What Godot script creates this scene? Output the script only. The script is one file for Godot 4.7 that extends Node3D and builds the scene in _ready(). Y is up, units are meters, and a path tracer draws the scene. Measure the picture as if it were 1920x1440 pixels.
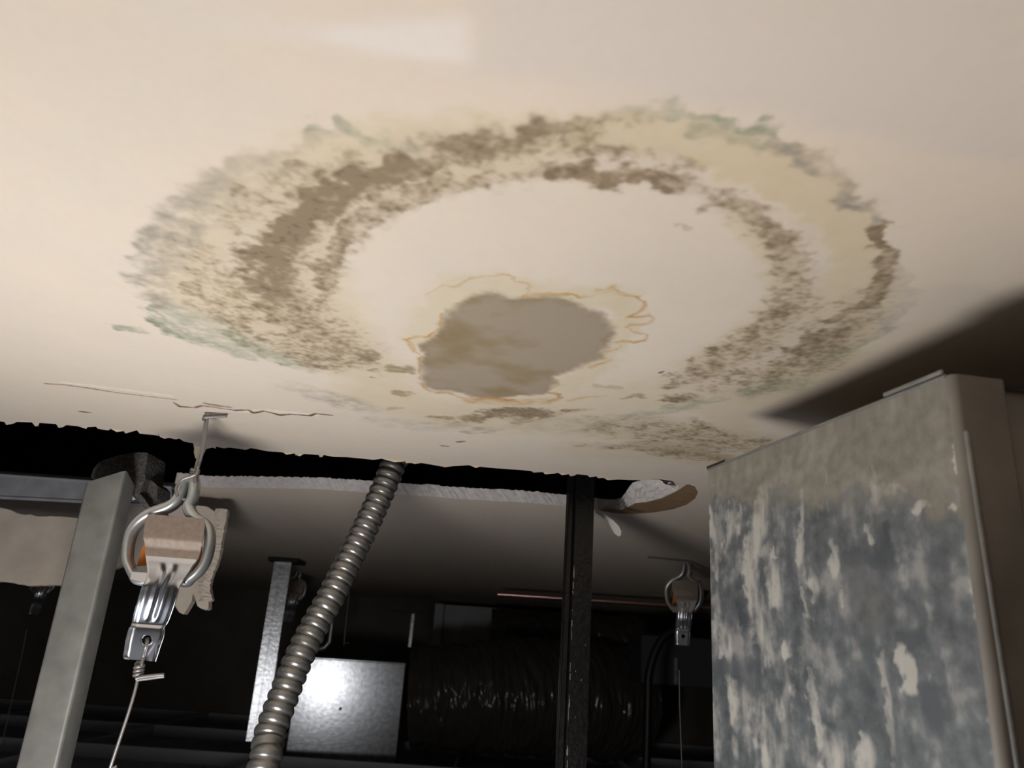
extends Node3D
# The space above a suspended ceiling: a stained plasterboard ceiling with a sawn slot, hangers, conduit and ducts, lit by two lamps out of view.

const EYE := 0.4          # height of the lens above the tile backs
const CEIL := 0.6         # underside of the plasterboard
const BOARD := 0.016

var org := Vector3.ZERO
var M := {}
var taken := {}

# ---------------------------------------------------------------- nodes
func numbered(called: String) -> String:
	if not taken.has(called):
		taken[called] = 0
		return called
	taken[called] += 1
	return "%s_%03d" % [called, taken[called]]

func tag(o, label: String, category: String, group := "") -> void:
	o.set_meta("label", label)
	o.set_meta("category", category)
	if group != "":
		o.set_meta("group", group)

func thing(called: String, label: String, category: String, base: Vector3, group := "") -> Node3D:
	var o := Node3D.new()
	o.name = numbered(called)
	add_child(o)
	o.position = base
	org = base
	tag(o, label, category, group)
	return o

func part(called: String, st: SurfaceTool, m: Material, parent: Node3D, smooth_normals := true) -> MeshInstance3D:
	if smooth_normals:
		st.generate_normals()
	var mesh := st.commit()
	mesh.surface_set_material(0, m)
	var o := MeshInstance3D.new()
	o.mesh = mesh
	o.name = called
	o.cast_shadow = GeometryInstance3D.SHADOW_CASTING_SETTING_ON
	parent.add_child(o, true)
	return o

func struct(called: String, st: SurfaceTool, m: Material) -> MeshInstance3D:
	var o := part(called, st, m, self)
	o.set_meta("kind", "structure")
	return o

func solo(called: String, st: SurfaceTool, m: Material, label: String, category: String, group := "") -> MeshInstance3D:
	var o := part(numbered(called), st, m, self)
	o.position = org
	tag(o, label, category, group)
	return o

# ---------------------------------------------------------------- shapes (given in world places, stored relative to org)
func begin(smooth := 0) -> SurfaceTool:
	var st := SurfaceTool.new()
	st.begin(Mesh.PRIMITIVE_TRIANGLES)
	st.set_smooth_group(smooth)
	return st

func tri(st: SurfaceTool, a: Vector3, b: Vector3, c: Vector3, ua := Vector2.ZERO, ub := Vector2.ZERO, uc := Vector2.ZERO) -> void:
	st.set_uv(ua)
	st.add_vertex(a - org)
	st.set_uv(ub)
	st.add_vertex(b - org)
	st.set_uv(uc)
	st.add_vertex(c - org)

func quad(st: SurfaceTool, a: Vector3, b: Vector3, c: Vector3, d: Vector3) -> void:
	tri(st, a, b, c, Vector2(0, 0), Vector2(1, 0), Vector2(1, 1))
	tri(st, a, c, d, Vector2(0, 0), Vector2(1, 1), Vector2(0, 1))

# box with chamfered edges; axes x, y, z
func bevel_box(st: SurfaceTool, c: Vector3, size: Vector3, bev: float, bas := Basis.IDENTITY) -> void:
	var h := size * 0.5
	var k: float = minf(bev, minf(h.x, minf(h.y, h.z)) * 0.49)
	st.set_smooth_group(-1)
	var P := func(v: Vector3) -> Vector3: return c + bas * v
	for ax in 3:
		var u := (ax + 1) % 3
		var w := (ax + 2) % 3
		for s in [-1.0, 1.0]:
			var q := []
			for t in [[-1, -1], [1, -1], [1, 1], [-1, 1]]:
				var v := Vector3.ZERO
				v[ax] = s * h[ax]
				v[u] = t[0] * (h[u] - k)
				v[w] = t[1] * (h[w] - k)
				q.append(P.call(v))
			if s > 0:
				quad(st, q[3], q[2], q[1], q[0])
			else:
				quad(st, q[0], q[1], q[2], q[3])
	for ax in 3:
		var u := (ax + 1) % 3
		var w := (ax + 2) % 3
		for s in [-1.0, 1.0]:
			for t in [-1.0, 1.0]:
				var q := []
				for e in [[0, -1], [0, 1], [1, 1], [1, -1]]:
					var v := Vector3.ZERO
					v[ax] = e[1] * (h[ax] - k)
					v[u] = s * (h[u] if e[0] == 0 else h[u] - k)
					v[w] = t * (h[w] - k if e[0] == 0 else h[w])
					q.append(P.call(v))
				if s * t > 0:
					quad(st, q[3], q[2], q[1], q[0])
				else:
					quad(st, q[0], q[1], q[2], q[3])
	for sx in [-1.0, 1.0]:
		for sy in [-1.0, 1.0]:
			for sz in [-1.0, 1.0]:
				var a: Vector3 = P.call(Vector3(sx * h.x, sy * (h.y - k), sz * (h.z - k)))
				var b: Vector3 = P.call(Vector3(sx * (h.x - k), sy * h.y, sz * (h.z - k)))
				var d: Vector3 = P.call(Vector3(sx * (h.x - k), sy * (h.y - k), sz * h.z))
				if sx * sy * sz > 0:
					tri(st, a, d, b)
				else:
					tri(st, a, b, d)

# a flat outline given a thickness along dir; flat in x-y (plane 0) or x-z (plane 1)
func slab(st: SurfaceTool, pts: Array, dir: Vector3, plane := 0, uv_from = null) -> void:
	var flat := PackedVector2Array()
	for p in pts:
		flat.append(Vector2(p.x, p.y) if plane == 0 else Vector2(p.x, p.z))
	var idx := Geometry2D.triangulate_polygon(flat)
	st.set_smooth_group(-1)
	for i in range(0, idx.size(), 3):
		var a: Vector3 = pts[idx[i]]
		var b: Vector3 = pts[idx[i + 1]]
		var c: Vector3 = pts[idx[i + 2]]
		if (b - a).cross(c - a).dot(dir) < 0:
			var t := b
			b = c
			c = t
		if uv_from != null:
			tri(st, a, b, c, uv_from.call(a), uv_from.call(b), uv_from.call(c))
			tri(st, a + dir, c + dir, b + dir, uv_from.call(a), uv_from.call(c), uv_from.call(b))
		else:
			tri(st, a, b, c)
			tri(st, a + dir, c + dir, b + dir)
	for i in pts.size():
		var a: Vector3 = pts[i]
		var b: Vector3 = pts[(i + 1) % pts.size()]
		if uv_from != null:
			tri(st, a, b, b + dir, uv_from.call(a), uv_from.call(b), uv_from.call(b))
			tri(st, a, b + dir, a + dir, uv_from.call(a), uv_from.call(b), uv_from.call(a))
		else:
			quad(st, a, b, b + dir, a + dir)

func spline(pts: Array, steps: int) -> Array:
	var out := []
	for i in pts.size() - 1:
		var a: Vector3 = pts[maxi(i - 1, 0)]
		var b: Vector3 = pts[i]
		var c: Vector3 = pts[i + 1]
		var d: Vector3 = pts[mini(i + 2, pts.size() - 1)]
		for k in steps:
			out.append(b.cubic_interpolate(c, a, d, float(k) / steps))
	out.append(pts[-1])
	return out

# tube along pts; radius is a number or a Callable(distance, angle)
func tube(st: SurfaceTool, pts: Array, radius, sides := 8, caps := true) -> void:
	var rings := []
	var t0: Vector3 = (pts[1] - pts[0]).normalized()
	var n: Vector3 = t0.cross(Vector3.UP if absf(t0.y) < 0.9 else Vector3.RIGHT).normalized()
	var along := 0.0
	for i in pts.size():
		var t: Vector3 = (pts[mini(i + 1, pts.size() - 1)] - pts[maxi(i - 1, 0)]).normalized()
		n = (n - t * n.dot(t)).normalized()
		var b := t.cross(n)
		if i > 0:
			along += pts[i].distance_to(pts[i - 1])
		var ring := []
		for k in sides:
			var an := TAU * k / sides
			var r: float = radius.call(along, an) if radius is Callable else radius
			ring.append(pts[i] + (n * cos(an) + b * sin(an)) * r)
		rings.append(ring)
	st.set_smooth_group(1)
	for i in rings.size() - 1:
		for k in sides:
			var k2 := (k + 1) % sides
			quad(st, rings[i][k], rings[i][k2], rings[i + 1][k2], rings[i + 1][k])
	if caps:
		st.set_smooth_group(-1)
		for k in sides:
			var k2 := (k + 1) % sides
			tri(st, pts[0], rings[0][k2], rings[0][k])
			tri(st, pts[-1], rings[-1][k], rings[-1][k2])

# a grid of points as a smooth sheet; skip(i, j) leaves cells out
func sheet(st: SurfaceTool, g: Array, flip := false, skip = null, smooth := 1) -> void:
	st.set_smooth_group(smooth)
	var rows := g.size() - 1
	var cols: int = g[0].size() - 1
	for i in rows:
		for j in cols:
			if skip != null and skip.call(i, j):
				continue
			var ua := Vector2(float(j) / cols, float(i) / rows)
			var ub := Vector2(float(j + 1) / cols, float(i) / rows)
			var uc := Vector2(float(j + 1) / cols, float(i + 1) / rows)
			var ud := Vector2(float(j) / cols, float(i + 1) / rows)
			if flip:
				tri(st, g[i][j], g[i + 1][j], g[i + 1][j + 1], ua, ud, uc)
				tri(st, g[i][j], g[i + 1][j + 1], g[i][j + 1], ua, uc, ub)
			else:
				tri(st, g[i][j], g[i + 1][j + 1], g[i + 1][j], ua, uc, ud)
				tri(st, g[i][j], g[i][j + 1], g[i + 1][j + 1], ua, ub, uc)

# flat bar bent along pts in the x-y plane: half[i] in the plane, depth along z
func bar(st: SurfaceTool, pts: Array, half: Array, depth: float) -> void:
	var g := []
	for i in pts.size():
		var t: Vector3 = (pts[mini(i + 1, pts.size() - 1)] - pts[maxi(i - 1, 0)]).normalized()
		var n := Vector3(-t.y, t.x, 0).normalized()
		var f := float(i) / (pts.size() - 1) * (half.size() - 1)
		var lo := int(f)
		var w: float = lerpf(half[lo], half[mini(lo + 1, half.size() - 1)], f - lo)
		var c := minf(w, depth) * 0.55
		var row := []
		for e in [[-1, 1, 1, 0], [-1, 1, 0, 1], [1, 1, 0, 1], [1, 1, 1, 0], [1, -1, 1, 0], [1, -1, 0, 1], [-1, -1, 0, 1], [-1, -1, 1, 0], [-1, 1, 1, 0]]:
			var a: float = e[0] * (w - c * e[3])
			var d: float = e[1] * (depth - c * e[2])
			row.append(pts[i] + n * a + Vector3(0, 0, d))
		g.append(row)
	sheet(st, g)
	st.set_smooth_group(-1)
	for end in [0, g.size() - 1]:
		for k in range(1, 7):
			tri(st, g[end][0], g[end][k], g[end][k + 1])

# ---------------------------------------------------------------- textures
func grain(w: int, h: int, freq: float, seed_: int, octaves := 3) -> PackedByteArray:
	var n := FastNoiseLite.new()
	n.seed = seed_
	n.frequency = freq
	n.noise_type = FastNoiseLite.TYPE_SIMPLEX_SMOOTH
	n.fractal_octaves = octaves
	var im := n.get_image(w, h, false, false, true)
	im.convert(Image.FORMAT_L8)
	return im.get_data()

# strokes [layer, [x, z, r, s, ...]] in millimetres, drawn softly; the largest value stays
func masks(w: int, h: int, x0: float, y0: float, px: float, layers: int, strokes: Array) -> Array:
	var out := []
	for l in layers:
		var a := PackedFloat32Array()
		a.resize(w * h)
		out.append(a)
	for s in strokes:
		var a: PackedFloat32Array = out[s[0]]
		var d: Array = s[1]
		for i in range(0, d.size() - 4, 4):
			var ax: float = (d[i] - x0) / px
			var ay: float = (d[i + 1] - y0) / px
			var bx: float = (d[i + 4] - x0) / px
			var by: float = (d[i + 5] - y0) / px
			var ra: float = maxf(d[i + 2] / px, 0.9)
			var rb: float = maxf(d[i + 6] / px, 0.9)
			var sa: float = d[i + 3]
			var sb: float = d[i + 7]
			var R := maxf(ra, rb) + 1.0
			var len2 := maxf((bx - ax) * (bx - ax) + (by - ay) * (by - ay), 0.0001)
			for y in range(maxi(0, int(minf(ay, by) - R)), mini(h - 1, int(maxf(ay, by) + R) + 1) + 1):
				for x in range(maxi(0, int(minf(ax, bx) - R)), mini(w - 1, int(maxf(ax, bx) + R) + 1) + 1):
					var t := clampf(((x - ax) * (bx - ax) + (y - ay) * (by - ay)) / len2, 0, 1)
					var dx := x - (ax + (bx - ax) * t)
					var dy := y - (ay + (by - ay) * t)
					var q := sqrt(dx * dx + dy * dy) / (ra + (rb - ra) * t)
					if q < 1.0:
						var v := (sa + (sb - sa) * t) * (1.0 - smoothstep(0.3, 1.0, q))
						if v > a[y * w + x]:
							a[y * w + x] = v
		out[s[0]] = a
	return out

func fill_poly(w: int, h: int, x0: float, y0: float, px: float, pts: Array) -> PackedFloat32Array:
	var a := PackedFloat32Array()
	a.resize(w * h)
	var p := PackedVector2Array()
	var lo := Vector2(1e6, 1e6)
	var hi := -lo
	for v in pts:
		var q := Vector2((v.x * 1000.0 - x0) / px, (v.y * 1000.0 - y0) / px)
		p.append(q)
		lo = lo.min(q)
		hi = hi.max(q)
	for y in range(maxi(0, int(lo.y)), mini(h - 1, int(hi.y) + 1) + 1):
		for x in range(maxi(0, int(lo.x)), mini(w - 1, int(hi.x) + 1) + 1):
			if Geometry2D.is_point_in_polygon(Vector2(x, y), p):
				a[y * w + x] = 1.0
	return a

func grow(a: PackedFloat32Array, w: int, h: int, W: int, H: int, halvings := 0) -> PackedFloat32Array:
	var im := Image.create_from_data(w, h, false, Image.FORMAT_RF, a.to_byte_array())
	for k in halvings:
		im.resize(im.get_width() / 2, im.get_height() / 2, Image.INTERPOLATE_BILINEAR)
	im.resize(W, H, Image.INTERPOLATE_CUBIC)
	return im.get_data().to_float32_array()

func texture_of(W: int, H: int, data: PackedByteArray) -> ImageTexture:
	return ImageTexture.create_from_image(Image.create_from_data(W, H, false, Image.FORMAT_RGB8, data))

# the underside of the plasterboard: paper, joint tape, mould rings, wet patch, tide marks, crack
func ceiling_texture() -> ImageTexture:
	var W := 1536
	var H := 1088
	var w := 1024
	var h := 724
	var x0 := -700.0
	var y0 := -950.0
	var px := 1200.0 / w
	var strokes := [
		[0, [-126.6, -550.8, 34.7, 0.55, -143.4, -516.2, 36.6, 0.6, -152.2, -475.3, 33.6, 0.72, -153.1, -427.5, 24.5, 0.9, -138.3, -385.3, 19.5, 1, -115.2, -350.9, 17.9, 1, -93.6, -325.9, 16.9, 1, -72.7, -307.7, 16.8, 1, -51.5, -293.6, 15.5, 0.8, -29.6, -283.3, 15.8, 0.75, -11.2, -276.1, 15.3, 0.75, 4.1, -267.2, 11.9, 0.7, 14.7, -261.6, 9.3, 0.65, 29.3, -257.7, 9.3, 0.35, 43.7, -254.2, 9.2, 0.4]],
		[0, [-125.4, -450, 11, 0.55, -109.4, -397, 10.9, 0.75, -91.8, -358.7, 13, 0.55, -68.3, -329.9, 14.6, 0.6, -46, -314.1, 14.3, 0.6, -20.7, -303.7, 12.2, 0.55, 3.2, -292.6, 10.9, 0.5, 17.1, -289.8, 12.3, 0.7, 29.2, -292.4, 12.3, 1, 43.4, -292.4, 12.5, 1, 57.6, -292.4, 12.2, 0.75, 72.6, -295.6, 12.4, 0.55, 89.2, -303.6, 12.2, 0.55, 108.5, -318.2, 12.6, 0.6, 124.9, -332.6, 11.6, 0.7, 141.3, -361.1, 11.2, 0.5, 151.7, -388.3, 13, 0.55, 157.5, -420.2, 17.8, 0.65, 155, -454, 24.2, 0.6, 145.8, -494, 26.2, 0.6, 132.8, -531.6, 23.7, 0.65, 123.6, -557.8, 14.5, 0.5]],
		[0, [23, -278.6, 9.4, 0.55, 40.5, -274.1, 9.2, 0.45, 56.8, -276.7, 9.7, 0.35, 71.9, -282.7, 9.5, 0.3]],
		[0, [-173.9, -393.3, 23.6, 0.42, -195.1, -445.2, 29.1, 0.4, -184.6, -476.3, 48, 0.45]],
		[0, [-152.5, -355.8, 16.8, 0.42, -123.7, -322.6, 13.8, 0.38, -101.1, -302.5, 10.6, 0.3]],
		[0, [-184.2, -498.8, 32.4, 0.4, -170.4, -531.4, 37.5, 0.5, -149.1, -560.9, 34.1, 0.6]],
		[0, [-131.4, -514.1, 17.6, 0.5, -120.5, -527.6, 21.2, 0.6, -108.6, -539.6, 14, 0.8, -106.3, -564.5, 6.6, 0.4, -107.9, -584.7, 4.9, 0.35]],
		[0, [189.7, -392.8, 15.2, 0.35, 197.7, -429.5, 19.1, 0.6, 195.3, -460.5, 24, 0.75, 190.7, -495.9, 26.8, 0.55, 181.9, -525.3, 28.9, 0.4]],
		[0, [168.6, -319.3, 5.1, 0.8, 182.8, -343.6, 7.5, 0.7, 194.3, -372, 9.5, 0.65, 201.3, -401.8, 11.9, 0.6]],
		[0, [-42.6, -694.2, 14.5, 0.6, -17.4, -670.9, 20.8, 0.9, 1.7, -659.7, 24.3, 1, 23.1, -658.1, 22.9, 1, 35.1, -658.6, 13.7, 0.5]],
		[0, [30.5, -661.3, 10.7, 0.45, 48.1, -644.1, 9.4, 0.5, 63.6, -635.8, 8, 0.4]],
		[0, [140.8, -685.5, 11.6, 0.5, 167.1, -713.3, 16.9, 0.65, 189.2, -719.6, 15.7, 0.6, 210.7, -741.3, 12.6, 0.4]],
		[0, [155.1, -641.8, 9.1, 0.4, 182.6, -675, 11.2, 0.6, 206.8, -691.2, 11.9, 0.5, 234.4, -699.6, 8.9, 0.5]],
		[0, [127.8, -753.1, 21.7, 0.35, 167.9, -764.3, 24.6, 0.5, 215.6, -778.7, 22.1, 0.35]],
		[0, [69, -758.2, 14.9, 0.25, 106.4, -754.6, 17.7, 0.4, 138.8, -754.5, 14.7, 0.4]],
		[0, [123.9, -592.5, 11.6, 0.6, 136.3, -589.8, 17.3, 0.8, 146.5, -587.6, 11.5, 0.5]],
		[0, [-133.6, -524.8, 57.9, 0.4, -151, -470.8, 58.2, 0.42, -151.3, -409.7, 42.2, 0.46, -120.9, -351.7, 32.9, 0.46, -86.1, -313.6, 27.3, 0.46, -53.9, -293.9, 25.1, 0.42, -25, -284, 22.9, 0.4, 2.2, -273.5, 19.2, 0.38, 29.5, -276, 20.2, 0.36, 60.6, -284, 18.3, 0.34]],
		[0, [127.8, -329.7, 14, 0.3, 151.5, -371.9, 17, 0.32, 168.7, -426.3, 24.3, 0.4, 167, -480, 35, 0.42, 150.2, -537.6, 29.6, 0.35]],
		[0, [95.8, -682.1, 50.3, 0.3, 148.1, -696.7, 55.4, 0.42, 197.8, -713.3, 60.3, 0.45, 238.6, -712.5, 42.7, 0.4]],
		[0, [169.2, -522.1, 73, 0.35, 197.7, -494.6, 43.3, 0.42, 199, -421.2, 28.5, 0.4]],
		[1, [-78.2, -271.4, 5.6, 0.4, -99.2, -284.5, 7.4, 0.4, -122.5, -300.8, 9.9, 0.5, -148.9, -321, 12.7, 0.6, -179.7, -353.9, 14.4, 0.75, -204.9, -391.4, 15.2, 0.8, -226.2, -434.8, 16.4, 0.8, -236.4, -471.8, 14.5, 0.8]],
		[1, [-103.6, -302.8, 8.3, 0.35, -130.3, -318.8, 8.7, 0.5, -157.5, -346, 8.7, 0.6, -185, -382.6, 7.8, 0.7, -202.8, -417.2, 7.3, 0.6]],
		[1, [97, -261.4, 6.3, 0.6, 108.7, -269.8, 6, 0.95, 122.6, -276.9, 6.7, 0.8, 136.9, -289.2, 6.3, 0.75, 153.2, -304.7, 5.7, 0.9, 166.3, -317.1, 4.4, 0.9]],
		[1, [119.7, -269.7, 7.5, 0.55, 128, -276.3, 6.2, 0.5]],
		[1, [197.2, -359.1, 7, 0.35, 218.2, -395.4, 7.9, 0.4, 227.1, -432.8, 10.1, 0.4]],
		[1, [-58.1, -289.6, 8.5, 0.5, -33.8, -276.3, 8.4, 0.5, -13.5, -268, 7.5, 0.5, 10.3, -260.4, 6.5, 0.7]],
		[1, [-188.3, -626.8, 19.4, 0.25, -167.6, -647.2, 24.8, 0.45, -147, -662.8, 27.2, 0.65, -130.5, -680.2, 20.4, 0.4]],
		[1, [-120.6, -716.5, 24.2, 0.35, -85.5, -726.7, 24.2, 0.3, -48.2, -708.2, 18.4, 0.35]],
		[1, [-38.8, -734.5, 12.1, 0.5, -25.5, -727.2, 16.7, 0.8, -12.5, -720.1, 11.9, 0.4]],
		[1, [22.3, -691, 35.1, 0.25, 71.8, -688, 39, 0.25, 116.4, -659.5, 34.7, 0.3]],
		[2, [32.3, -248.9, 4.3, 0.35, 46.6, -247.5, 4.6, 0.55, 61.8, -250.1, 4.9, 0.7, 77.2, -252.7, 5, 0.85, 94.7, -254.8, 5.2, 0.95, 100.2, -258.3, 3.1, 0.6]],
		[2, [65.8, -257.9, 6.1, 0.55, 79, -259.2, 5.1, 0.5, 93.3, -263.6, 5.8, 0.45]],
		[2, [-244.8, -473.1, 5.8, 0.9, -248.4, -493.9, 8, 1, -243.3, -511.8, 12.4, 1, -236.2, -528.6, 14.1, 0.8, -221.5, -542.8, 15.6, 0.7, -206, -557.8, 14.4, 0.6]],
		[2, [-226.6, -483.1, 26.4, 0.5, -217.7, -509.4, 28.5, 0.55, -202, -531.8, 27.1, 0.5]],
		[2, [-202.9, -488.1, 9, 0.7, -201, -516.3, 9, 0.8, -192.8, -540.9, 12.4, 0.8, -175.2, -565.9, 14.7, 0.8, -165, -576, 12.8, 0.6]],
		[2, [-282.6, -518.6, 8.4, 0.7, -274.7, -518.2, 8.4, 0.7]],
		[2, [-92.3, -274.7, 4.1, 0.8, -87.3, -272.4, 3.7, 0.5]],
		[2, [-78, -270.3, 3.9, 0.5, -70.1, -276.6, 7.1, 0.4, -52.7, -283.2, 5.2, 0.4]],
		[2, [109, -644.5, 11, 0.4, 136.2, -619.2, 11.9, 0.6, 163.5, -586.7, 9.4, 0.55]],
		[2, [181.7, -562.3, 20.4, 0.6, 193.2, -547.1, 24.8, 0.75, 208, -537.9, 19.3, 0.6]],
		[2, [206.9, -509, 8.8, 0.5, 214.2, -481.2, 9.3, 0.55, 222.2, -451.1, 8.6, 0.5, 226.7, -428.7, 5.6, 0.4]],
		[2, [-94, -565.8, 11.2, 0.5, -83.3, -563.7, 11.2, 0.5]],
		[3, [20, -271.6, 14, 0.5, 45.9, -266.2, 11.4, 0.7, 76.6, -274.5, 12.7, 0.8, 108.4, -288.5, 15.4, 0.8, 139.5, -313.3, 14.6, 0.8, 165, -346.1, 12.7, 0.8, 177.1, -381.1, 16.3, 0.7, 177.9, -424.8, 24.9, 0.5]],
		[3, [-127.4, -493.8, 46.9, 0.55, -129.9, -387.2, 39.8, 0.55, -98.4, -324.1, 27.6, 0.6, -54.7, -301.3, 28.3, 0.55, -8.8, -284.1, 24.9, 0.6]],
		[3, [-141.7, -526.2, 79.3, 0.6, -117, -566.6, 53.1, 0.6, -107.1, -616.8, 38.2, 0.6, -75.7, -671, 53.8, 0.6, -3, -662.5, 56.8, 0.55, 64.5, -623.3, 61, 0.5, 123.7, -581.5, 68.8, 0.5, 171.3, -599.3, 39.4, 0.4, 206.3, -672.6, 20.9, 0.45]],
		[3, [99.5, -313.7, 12.8, 0.5, 128, -345.6, 16.7, 0.6, 155.3, -398.2, 17.8, 0.6, 155, -454, 30, 0.6, 137, -517.1, 33.1, 0.6]],
		[3, [-193.7, -422.8, 31.3, 0.5, -206.8, -488.8, 23.6, 0.5]],
		[3, [-61.6, -501.6, 25.9, 0.5, -50.8, -454.3, 26.8, 0.45, -29, -415.9, 28.8, 0.5, -3.7, -412.1, 28, 0.55, 28.4, -418, 21.9, 0.5, 57, -417.3, 23.8, 0.7, 69.1, -442.9, 12.9, 0.6, 66, -478.9, 18.9, 0.6, 58.1, -532.5, 20, 0.6, 43, -585.1, 18.3, 0.6]],
		[3, [-219.9, -456.9, 28.3, 0.6, -179.5, -376, 29, 0.6, -137.1, -324.2, 26.4, 0.6, -91, -289.4, 22.3, 0.6, -42.9, -276.6, 21.3, 0.6, 2, -268.9, 21, 0.6, 44.5, -258.5, 17.5, 0.7, 90.2, -267.5, 18.4, 0.7, 133.2, -291.8, 15.9, 0.7, 169.2, -334.6, 14.4, 0.7, 198.6, -405.9, 23.7, 0.7, 208, -492.6, 37.9, 0.7, 183.7, -568.6, 50.3, 0.6]],
		[3, [-168.2, -456.8, 71.9, 0.7, -150.5, -497.8, 62.6, 0.7, -132, -557.6, 43.5, 0.6]],
		[3, [-119.8, -641.4, 54.3, 0.6, -52.4, -691.2, 58.2, 0.6, 21.9, -682.2, 63.3, 0.6, 95.8, -682.1, 68, 0.6, 171.8, -690.7, 66.4, 0.6, 226.2, -705.7, 49.8, 0.5]],
		[3, [81.9, -776.9, 53.5, 0.4, 162.8, -765.8, 57.8, 0.5, 222.6, -783.9, 41.9, 0.5]],
		[4, [131.1, -741.5, 27.4, 0.3, 180.8, -749.5, 25.8, 0.45, 224.6, -771.4, 17.1, 0.4]],
		[4, [-94, -565.8, 9.8, 0.75, -81.4, -564.5, 9.8, 0.8]],
		[4, [-98.4, -626.4, 8.9, 0.8, -90.2, -626.1, 8.9, 0.7]],
		[4, [-112.3, -672.8, 8, 0.5, -102.3, -670.5, 6.4, 0.4]],
		[4, [-68.4, -691.5, 10.2, 0.8, -61.3, -689.8, 10.2, 0.7]],
		[4, [-42.4, -690.6, 12.5, 0.75, -30, -691.1, 12.5, 0.6]],
		[4, [2.4, -690.5, 9.7, 0.5, 17, -683.4, 9.6, 0.5]],
		[4, [67.2, -573.4, 7.5, 0.3, 80.1, -574.7, 7.6, 0.35]],
		[4, [95.8, -598.7, 3.9, 0.6, 100, -592.1, 5.4, 0.7, 106.5, -594.9, 4.7, 0.6]],
		[4, [76.7, -686.8, 14.6, 0.3, 89.8, -674.6, 11.5, 0.3]],
		[4, [74.8, -326.5, 2.9, 0.35, 79.1, -328.4, 2.5, 0.3]],
		[5, [-56.8, -427.6, 1.4, 0.55, -53.5, -423.3, 1.4, 0.55, -45.4, -412.7, 1.7, 0.55, -40.1, -414, 2.1, 0.55, -35.5, -411.2, 1.5, 0.55, -31.9, -405.8, 1.5, 0.55, -25.5, -400, 1.8, 0.55, -17.8, -398.2, 1.9, 0.55, -10.5, -394.5, 1.9, 0.55, -5, -393.7, 1.8, 0.55, -4, -398.2, 1.3, 0.55, -0.5, -401.8, 1.9, 0.55, 3.8, -402.5, 1.9, 0.55, 6.1, -404.9, 1, 0.55, 5.8, -412.8, 1, 0.55, 2.9, -419.1, 1.3, 0.55]],
		[5, [2.9, -419.8, 2.2, 0.8, 9.1, -415.2, 2.3, 0.8, 15.6, -412.7, 2.5, 0.8, 18.6, -415.9, 2.5, 0.8, 29.6, -414.2, 2.5, 0.8, 36.2, -416.8, 2.5, 0.8, 41.4, -414.5, 1.9, 0.8, 44.1, -406.2, 2, 0.8, 52.6, -402.1, 2.4, 0.8, 60.6, -405.8, 1.9, 0.8, 62.8, -409.7, 2.1, 0.8, 70.5, -410.7, 1.9, 0.8, 76.8, -420.9, 1.1, 0.8, 75, -429, 1.7, 0.8, 72.5, -433.3, 1.9, 0.8, 69.6, -439.5, 1.7, 0.8, 76.7, -438.3, 2.8, 0.8, 80.6, -436, 2.6, 0.8, 84.4, -440.3, 1.4, 0.8, 79.4, -449.6, 2.6, 0.8, 72.1, -450.8, 2.8, 0.8, 69.5, -455.6, 1.3, 0.8, 72.3, -460.4, 2.1, 0.8, 77.6, -463, 2.7, 0.8, 85.2, -466.2, 1.7, 0.8, 85.9, -475.4, 2, 0.8, 80.4, -479.2, 3.3, 0.8, 73.2, -478.6, 3.3, 0.8, 66.4, -481.7, 1.6, 0.8, 71.3, -487.6, 1.3, 0.8, 68.5, -496.1, 2.5, 0.8, 64.1, -499, 3.1, 0.8, 58.4, -504.1, 3, 0.8]],
		[5, [-48, -453.9, 1.4, 0.9, -49.6, -462.6, 1.4, 0.9, -52, -476.3, 1.5, 0.9, -55.9, -485.2, 1.7, 0.9, -57.7, -490.3, 2.2, 0.9, -63, -496, 3.5, 0.9, -68.8, -495.1, 3.4, 0.9, -75.1, -502.1, 1.7, 0.9, -75.4, -512.2, 1.8, 0.9, -72.5, -525.2, 2.2, 0.9, -69.9, -534.5, 1.7, 0.9, -71.6, -557.8, 1.6, 0.9, -74.5, -580.6, 1.7, 0.9, -74, -598.8, 2.1, 0.9, -70.8, -611.9, 3.7, 0.9, -63.6, -617.5, 5.8, 0.9, -53.2, -616.7, 5.6, 0.9, -43.2, -626.2, 4.4, 0.9, -35.4, -638, 6.2, 0.9, -26.4, -628.4, 4.6, 0.9, -16.3, -621.8, 5.9, 0.9, -8.1, -627.4, 5.9, 0.9, 1.9, -625.2, 5.7, 0.9, 8, -632.9, 6.1, 0.9, 17.9, -626.2, 5.7, 0.9, 30.5, -624.8, 5.2, 0.9, 40.8, -610.7, 2.7, 0.9, 39, -599.7, 3.5, 0.9, 31, -598.6, 5.4, 0.9]],
		[5, [30.4, -589.1, 3, 0.7, 36.7, -575.9, 1.8, 0.7, 32, -564, 2.2, 0.7]],
		[5, [56.2, -532.9, 4, 0.7, 65.1, -519.9, 2.5, 0.7, 61.9, -507.7, 2, 0.7]],
		[5, [74.3, -594.9, 3.7, 0.4, 45.6, -615.5, 3.8, 0.4]],
		[5, [70.5, -410.7, 2.5, 0.5, 75.6, -418.1, 2.2, 0.6, 74.8, -427.4, 2.2, 0.5]],
		[5, [44.4, -408.3, 4.6, 0.35, 52.8, -403.4, 5.6, 0.4, 60.8, -407.2, 4.3, 0.4]],
		[5, [-74.9, -504, 3.6, 0.6, -73, -522.1, 3.2, 0.6]],
		[5, [3.8, -418.9, 2.8, 0.8, 18.5, -414.4, 2.9, 0.8, 29.7, -415.6, 2.9, 0.7]],
		[5, [65.6, -515.5, 5.5, 0.6, 61.3, -512, 4.7, 0.5]],
		[5, [-35.6, -630.5, 12.1, 0.6, 1.1, -632.9, 12, 0.5, 27.9, -619.4, 10.8, 0.45]],
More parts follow.
